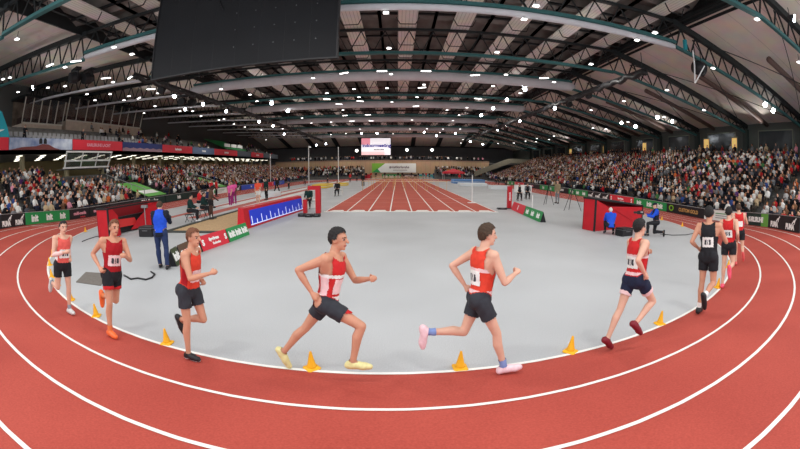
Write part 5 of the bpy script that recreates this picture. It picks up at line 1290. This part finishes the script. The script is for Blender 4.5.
def stage_light(loc, rz, label, s=1.):
    root = empty('hanging_stage_light', loc, rz); tag(root, label, 'stage light', 'stage lights')
    MB().tube([(0, -.3*s, -.35*s), (0, 0, -.3*s), (0, .22*s, -.24*s)], [.24*s, .27*s, .18*s], 14).build('head', BLACK, root)
    for q in (-1, 1): MB().bar((q*.3*s, 0, -.3*s), (q*.3*s, 0, 0), .05*s).build('yoke_arm', BLACK, root)
    MB().box((-.34*s, -.14*s, 0), (.34*s, .14*s, .12*s)).build('clamp_box', BLACK, root)
for p, lab, s in ((roof_hit(82, 71), 'first of the cluster at the left roof joint', 1.6), (roof_hit(95, 72), 'second of the cluster at the left roof joint', 1.6), (roof_hit(186, 97), 'first on the left black bar', 1.5), (roof_hit(196, 98), 'second on the left black bar', 1.5), (roof_hit(166, 86), 'nearest on the left black bar', 1.3), (roof_hit(585, 92), 'on the right black bar, nearest', 1.2), (roof_hit(566, 101), 'on the right black bar, second', 1.2), (roof_hit(505, 128), 'on the right black bar, far off', 1.1)):
    stage_light(tuple(p+Vector((0, -.6, -.1))), random.uniform(-.4, .4), 'black stage light '+lab, s)
# speaker with a white bracket under the right end of the second girder
p = ony(699, 68, 16.2)
root = empty('hanging_speaker', tuple(p)); tag(root, 'round black speaker with white bracket at the right roof joint', 'speaker')
m = MB(); m.tube([(-.32, 0, 0), (.3, 0, 0)], [.42, .46], 16); m.build('body', BLACK, root, True)
for (a, b) in (((-.5, -.1, .1), (-.72, -.2, -1.1)), ((.05, -.45, .05), (-.72, -.2, -1.1)), ((-.5, -.1, .1), (-.4, 0, 1.0))): MB().bar(a, b, .06).build('bracket', WHITE, root)
for x in (-.25, .25): MB().bar((x, 0, .4), (x, 0, 1.5), .04).build('hanger', DARK, root)
MB().tube([(-1.05, 0, .9), (-1.0, 0, 1.5)], .14, 8).build('hoist_motor', mat('hoist_teal', rgb(30,130,140), .5), root)
# ------------------------------------------------------------------ spectators
PAL = [((18,18,22), 'black', 26), ((34,36,48), 'navy', 12), ((70,72,78), 'dark grey', 11), ((120,122,126), 'grey', 9), ((190,190,190), 'light grey', 8), ((236,234,230), 'white', 13), ((186,34,40), 'red', 6), ((120,84,62), 'brown', 5), ((196,172,138), 'beige', 5), ((52,76,138), 'blue', 3.5), ((206,104,56), 'orange', 1.2), ((224,150,170), 'pink', 2), ((90,54,110), 'purple', .8), ((66,120,70), 'green', 1)]
PW = [p[2] for p in PAL]; SKC = [(226,176,150), (206,150,122), (188,132,104), (120,80,60)]; HRC = [(20,16,14), (52,34,22), (92,62,36), (150,110,66), (120,118,116)]; TRC = [(20,20,24), (36,42,64), (52,52,54), (78,70,62)]
def seat_body(mb, det, arms, mi=(0, 1, 2, 3), stand=False):
    """a spectator seated on a terrace step, facing +Y, seat at y=0; slots: top, skin, hair, trousers"""
    n = 10 if det else 6; z0 = .44 if not stand else .86
    rg = [(z0-.02, .17, .13, 0), (z0+.14, .165, .12, .0), (z0+.34, .185, .13, .02), (z0+.47, .185, .115, .02), (z0+.55, .1, .075, .03)]
    if not det: rg = [rg[0], rg[2], rg[3], rg[4]]
    mb.loft([[(hx*math.cos(2*PI*k/n), y+hy*math.sin(2*PI*k/n), z) for k in range(n)] for z, hx, hy, y in rg], mi[0])
    hz = z0+.68
    if det: mb.tube([(0, .03, z0+.5), (0, .04, z0+.62)], .055, 8, mi[1])
    mb.ell((0, .05, hz), .078, .095, .115, mi[1], 10 if det else 6, 7 if det else 4)
    if det:
        mb.ell((0, .142, hz-.01), .014, .016, .022, mi[1], 6, 4)
        for s in (-1, 1): mb.ell((s*.03, .137, hz+.015), .011, .008, .007, mi[2], 6, 4)
        mb.ell((0, .134, hz-.055), .022, .008, .007, mi[3], 6, 4)
    mb.ell((0, .03, hz+.03), .086, .1, .1, mi[2], 10 if det else 6, 6 if det else 4)
    if stand:
        for s in (-1, 1): mb.tube([(s*.09, 0, .86), (s*.09, .02, .45), (s*.09, 0, .02)], [.09, .065, .05], 7 if det else 5, mi[3])
    else:
        for s in (-1, 1):
            mb.tube([(s*.1, .02, .43), (s*.11, .37, .46), (s*.11, .38, .06)], [.09, .07, .05], 7 if det else 4, mi[3])
            if det: mb.tube([(s*.11, .37, .04), (s*.115, .47, .03)], [.045, .035], 6, mi[3])
    for s in (-1, 1):
        sh = (s*.175, .02, z0+.46)
        el, wr = {'lap': ((s*.21, .1, z0+.2), (s*.1, .3, z0+.12)), 'clap': ((s*.205, .16, z0+.22), (s*.03, .34, z0+.36)), 'phone': ((s*.2, .2, z0+.3), (s*.05, .3, z0+.55)), 'up': ((s*.27, .06, z0+.6), (s*.2, .1, z0+.86)), 'fold': ((s*.21, .08, z0+.2), (-s*.06, .22, z0+.24))}[arms]
        mb.tube([sh, el, wr], [.052, .045, .034], 7 if det else 4, mi[0])
        if det: mb.ell(wr, .035, .045, .04, mi[1], 6, 5)
    return mb
TOPM = mat_random('spectator_top', None, .85, 'Color'); SKM = mat_random('spectator_skin', [rgb(*c) for c in SKC]); HRM = mat_random('spectator_hair', [rgb(*c) for c in HRC], .7); TRM = mat_random('spectator_trousers', [rgb(*c) for c in TRC])
ARMS = ['lap', 'clap', 'phone', 'fold', 'lap']
SPM = [seat_body(MB(), True, a).mesh('spectator', [TOPM, SKM, HRM, TRM], True) for a in ARMS]
seats = []     # (x, y, z, facing, stand name, row, index, standing)
rs = random.Random(12)
def add_side(sgn, x0, pitch, rise, n, z0, ya, yb, nm, fill):
    for i in range(n):
        y = ya+(.28 if i % 2 else 0); j = 0
        while y < yb:
            aisle = (y % 14.5) < .9
            px_ = sgn*(x0+(i+.33)*pitch)
            booth = sgn < 0 and yb0-.8 < y < yb1+.8 and px_ < -27.2
            post_ = sgn < 0 and px_ < -30.6 and min(abs(y-14.17-5.6*q) for q in range(14)) < .55
            cover = sgn < 0 and (27.2 < y < 30.8 or 42 < y < 44.5) and px_ > -26.4 or sgn < 0 and min(abs(y-27.1), abs(y-41.9)) < .5
            if not aisle and not cover and not booth and not post_ and rs.random() < fill: seats.append((sgn*(x0+(i+.33)*pitch), y+rs.uniform(-.05, .05), z0+i*rise, R(90*sgn)+rs.uniform(-.08, .08), nm, i, j, False))
            y += .54; j += 1
add_side(-1, LX, LP, LR, LN, LZ, 7.5, 89, 'left stand', .9)
add_side(1, RX, RP, RR, RN, RZ, 7.5, 85, 'right stand', .93)
for x0, x1, nm in ((9.6, 23.9, 'far right corner'), (-32.8, -8.6, 'far left corner')):
    for i in range(6):
        x = x0+.3; j = 0
        while x < x1:
            if rs.random() < .85: seats.append((x+rs.uniform(-.05, .05), 91.5+(i+.35)*.8, .7+i*.36, PI+rs.uniform(-.3, .3), nm, i, j, False))
            x += .58; j += 1
y = 8.0; j = 0
while y < 86:
    if rs.random() < .75 and min(abs(y-g) for g in GIRD) > .75: seats.append((RX+RN*RP+.3, y, ZT, R(90)+rs.uniform(-.4, .4), 'right walkway', RN, j, True))
    y += .62; j += 1
x = -30.; j = 0
while x < 24:
    if rs.random() < .7 : seats.append((x, 100.9+rs.uniform(0, .5), 4.5, PI+rs.uniform(-.5, .5), 'far balcony', 0, j, True))
    x += .6; j += 1
# a few people in the upper tier
for i in range(UN):
    for _ in range(16 if i else 10):
        yy = rs.uniform(32, 88)
        if ya-1 < yy < yb+2: continue
        seats.append((XT-.5-(i+.4)*UP_, yy, UZ+i*UR, R(-90), 'upper tier', i, 0, False))
# stair rails and green covers in the aisles of the left stand
RAILM = mat('stair_rail_grey', rgb(170,172,172), .4, metal=.6)
def lz(x): return LZ+(abs(x)-LX)/LP*LR
for y0, lab in ((29.0, 'nearer the camera'), (43.2, 'farther along')):
    root = empty('stair_rail', (0, y0-1.9 if y0 < 35 else y0-1.3, 0)); tag(root, 'grey stair rail climbing the lower left stand, %s' % lab, 'rail')
    MB().bar((-21.9, 0, lz(21.9)+1.0), (-27.0, 0, lz(27.0)+1.0), .06).build('handrail', RAILM, root)
    for q in range(4):
        x = -22.0-q*1.6; MB().bar((x, 0, lz(abs(x)-LP)-.0), (x, 0, lz(abs(x))+1.0), .05).build('post', RAILM, root)
    w0, w1 = (y0-1.5, y0+1.5) if y0 < 35 else (y0-.9, y0+.9)
    m = MB(); m.add([(-21.9, w0, lz(21.9)+.32), (-21.9, w1, lz(21.9)+.32), (-26.0, w1, lz(26)+.36), (-26.0, w0, lz(26)+.36)], [(0,1,2,3)]); m.add([(-21.9, w0, lz(21.9)+.30), (-21.9, w1, lz(21.9)+.30), (-26.0, w1, lz(26)+.34), (-26.0, w0, lz(26)+.34)], [(3,2,1,0)])
    o = m.build('aisle_banner', mat('aisle_lime', rgb(96,176,70), .6)); tag(o, 'green banner spread over empty steps of the lower left stand, %s' % lab, 'banner')
    MB().add([(-22.6, w0+.3, lz(22.6)+.34), (-22.6, w1-.3, lz(22.6)+.34), (-23.5, w1-.3, lz(23.5)+.35), (-23.5, w0+.3, lz(23.5)+.35)], [(0,1,2,3)]).build('white_logo', WTXT, o)
def pick(): return rs.choices(range(len(PAL)), PW)[0]
ranked = []
for k, s in enumerate(seats):
    px, py = frame_pos((s[0], s[1], s[2]+.9))
    inside = -4 < px < 804
    ranked.append((0 if inside and s[4] in ('left stand', 'right stand') else 1, math.hypot(s[0], s[1]), k))
ranked.sort(); near = [k for a, d, k in ranked[:290]]; nset = set(near)
CAPT = dict(lap='hands lowered', clap='clapping', phone='holding phone', fold='arms folded')
for k in near:
    x, y, z, f, nm, row, j, st = seats[k]; c = pick(); v = rs.randrange(5)
    o = bpy.data.objects.new('spectator', SPM[v]); COL.objects.link(o); o.location = (x, y, z+.002); o.rotation_euler = (0, 0, f); o.color = (*rgb(*PAL[c][0]), 1); sc = rs.uniform(.86, .93); o.scale = (sc, sc, sc)
    tag(o, 'spectator in %s %s, %s row %s, %s seat from near end' % (PAL[c][1], CAPT[ARMS[v]], nth(row), nm, nth(j)), 'person', 'spectators in the nearest rows')
# the rest of the crowd, too many to count
def template(arms, stand):
    mb = seat_body(MB(), False, arms, stand=stand); return np.array(mb.v), mb.f, np.array(mb.m)
TPL = {(a, st): template(a, st) for a in ('lap', 'clap', 'fold') for st in (False, True)}
def crowd(name, sel, label):
    V = []; F = []; C = []; b = 0
    for k in sel:
        x, y, z, f, nm, row, j, st = seats[k]; v, fs, mi = TPL[(rs.choice(('lap', 'clap', 'fold')), st)]
        c, s = math.cos(f), math.sin(f); sc = rs.uniform(.86, .93) if not st else rs.uniform(.95, 1.04); w = v*sc
        V.append(np.c_[x+w[:, 0]*c-w[:, 1]*s, y+w[:, 0]*s+w[:, 1]*c, z+.002+w[:, 2]]); F += [tuple(b+i for i in q) for q in fs]; b += len(v)
        dim = 1.0
        cols = np.array([rgb(*PAL[pick()][0]), rgb(*rs.choice(SKC)), rgb(*rs.choice(HRC)), rgb(*rs.choice(TRC))])*dim
        pc = np.ones((len(v), 4))
        for q, m in zip(fs, mi): pc[list(q), :3] = cols[m]
        C.append(pc)
    me = bpy.data.meshes.new(name); me.from_pydata(np.vstack(V).tolist(), [], F); a = me.color_attributes.new('col', 'FLOAT_COLOR', 'POINT'); a.data.foreach_set('color', np.vstack(C).ravel()); me.materials.append(mat_attr('crowd_colours') if 'crowd_colours' not in MATS else MATS['crowd_colours'])
    me.polygons.foreach_set('use_smooth', [True]*len(F)); me.update()
    o = bpy.data.objects.new(name, me); COL.objects.link(o); o['kind'] = 'stuff'; o['label'] = label; o['category'] = 'crowd'
rest = [k for k in range(len(seats)) if k not in nset]
crowd('crowd', [k for k in rest if seats[k][4] == 'left stand'], 'dense crowd filling the lower left stand')
crowd('crowd', [k for k in rest if seats[k][4] in ('right stand', 'right walkway')], 'dense crowd filling the right stand')
crowd('crowd', [k for k in rest if seats[k][4] in ('far right corner', 'far left corner', 'far balcony')], 'small distant crowd at the far end of the hall')
crowd('crowd', [k for k in rest if seats[k][4] == 'upper tier'], 'scattered people on the upper left tier')
# grey folding seats of the upper tier
SEATG = mat('seat_grey', rgb(150,150,152), .6)
s0 = None
for i in range(3):
    for j in range(46):
        y = 15.2+j*.62+i*.15
        if i < 2 and min(abs(y-c) for c in CREW_Y) < .75: continue
        if s0 is None:
            s0 = MB().box((-.22, -.02, .18), (.22, .22, .24)).build('stadium_seat', SEATG); m = MB(); m.add([(-.22,-.04,.24),(.22,-.04,.24),(.2,-.1,.66),(-.2,-.1,.66),(-.22,0,.24),(.22,0,.24),(.2,-.06,.66),(-.2,-.06,.66)], [(0,3,2,1),(4,5,6,7),(0,1,5,4),(1,2,6,5),(2,3,7,6),(3,0,4,7)]); m.build('backrest', SEATG, s0); m = MB(); m.box((-.2, 0, 0), (-.16, .06, .2)); m2 = m.build('leg', DARK, s0); MB().box((.16, 0, 0), (.2, .06, .2)).build('leg', DARK, s0); o = s0
        else: o = copy_tree(s0)
        o.location = (XT-.5-(i+.62)*UP_, y, UZ+i*UR+.001); o.rotation_euler = (0, 0, R(-90)); tag(o, 'empty grey folding seat, %s row of the upper tier, %s from the near end' % (nth(i), nth(j)), 'seat', 'empty seats of the upper tier')
# ------------------------------------------------------------------ light
W = bpy.data.worlds.new('world'); SC.world = W; W.use_nodes = True
W.node_tree.nodes['Background'].inputs['Color'].default_value = (.9, .95, 1, 1)
W.node_tree.nodes['Background'].inputs['Strength'].default_value = 1.7
def spot(x, y, z, power, size=165):
    l = bpy.data.lights.new('hall_lamp', 'SPOT'); l.energy = power; l.spot_size = R(size); l.spot_blend = .4; l.shadow_soft_size = .5; l.color = (1, .97, .92)
    o = bpy.data.objects.new('hall_lamp', l); COL.objects.link(o); o.location = (x, y, z)
for y in (2, 8, 25, 37, 52, 68, 84, 97):
    for x in (-14, -4.5, 5, 14): spot(x, y, 10.3 if y < 95 else 8.6, 760)
    spot(25.5, y, 8.3, 650); spot(-26.5, y, 9.9, 600)
def fill_uplight(p, q, power, size=110):  # added fill spot aimed upward, no visible fixture, only brightens the roof
    l = bpy.data.lights.new('added_roof_fill', 'SPOT'); l.energy = power; l.spot_size = R(size); l.spot_blend = .6; l.shadow_soft_size = .12; l.color = (1, .97, .93)
    o = bpy.data.objects.new('added_roof_fill', l); COL.objects.link(o); o.location = p; o.rotation_euler = (Vector(q)-Vector(p)).to_track_quat('-Z', 'Y').to_euler()
for y in (8, 22, 36, 50, 66, 84):
    fill_uplight((33.2, y, 6.9), (23, y, 11), 420)
    fill_uplight((15.6, y, 9.0), (2, y, 13), 330)
    fill_uplight((-17.4, y, 9.0), (-4, y, 13), 330)
    fill_uplight((-30.0, y, 6.9), (-24, y, 13), 420)
SC.view_settings.view_transform = 'Standard'
SC.view_settings.look = 'None'
SC.view_settings.exposure = -.03
SC.view_settings.gamma = 1.05
SC.cycles.sample_clamp_indirect = 4
SC.cycles.max_bounces = 6
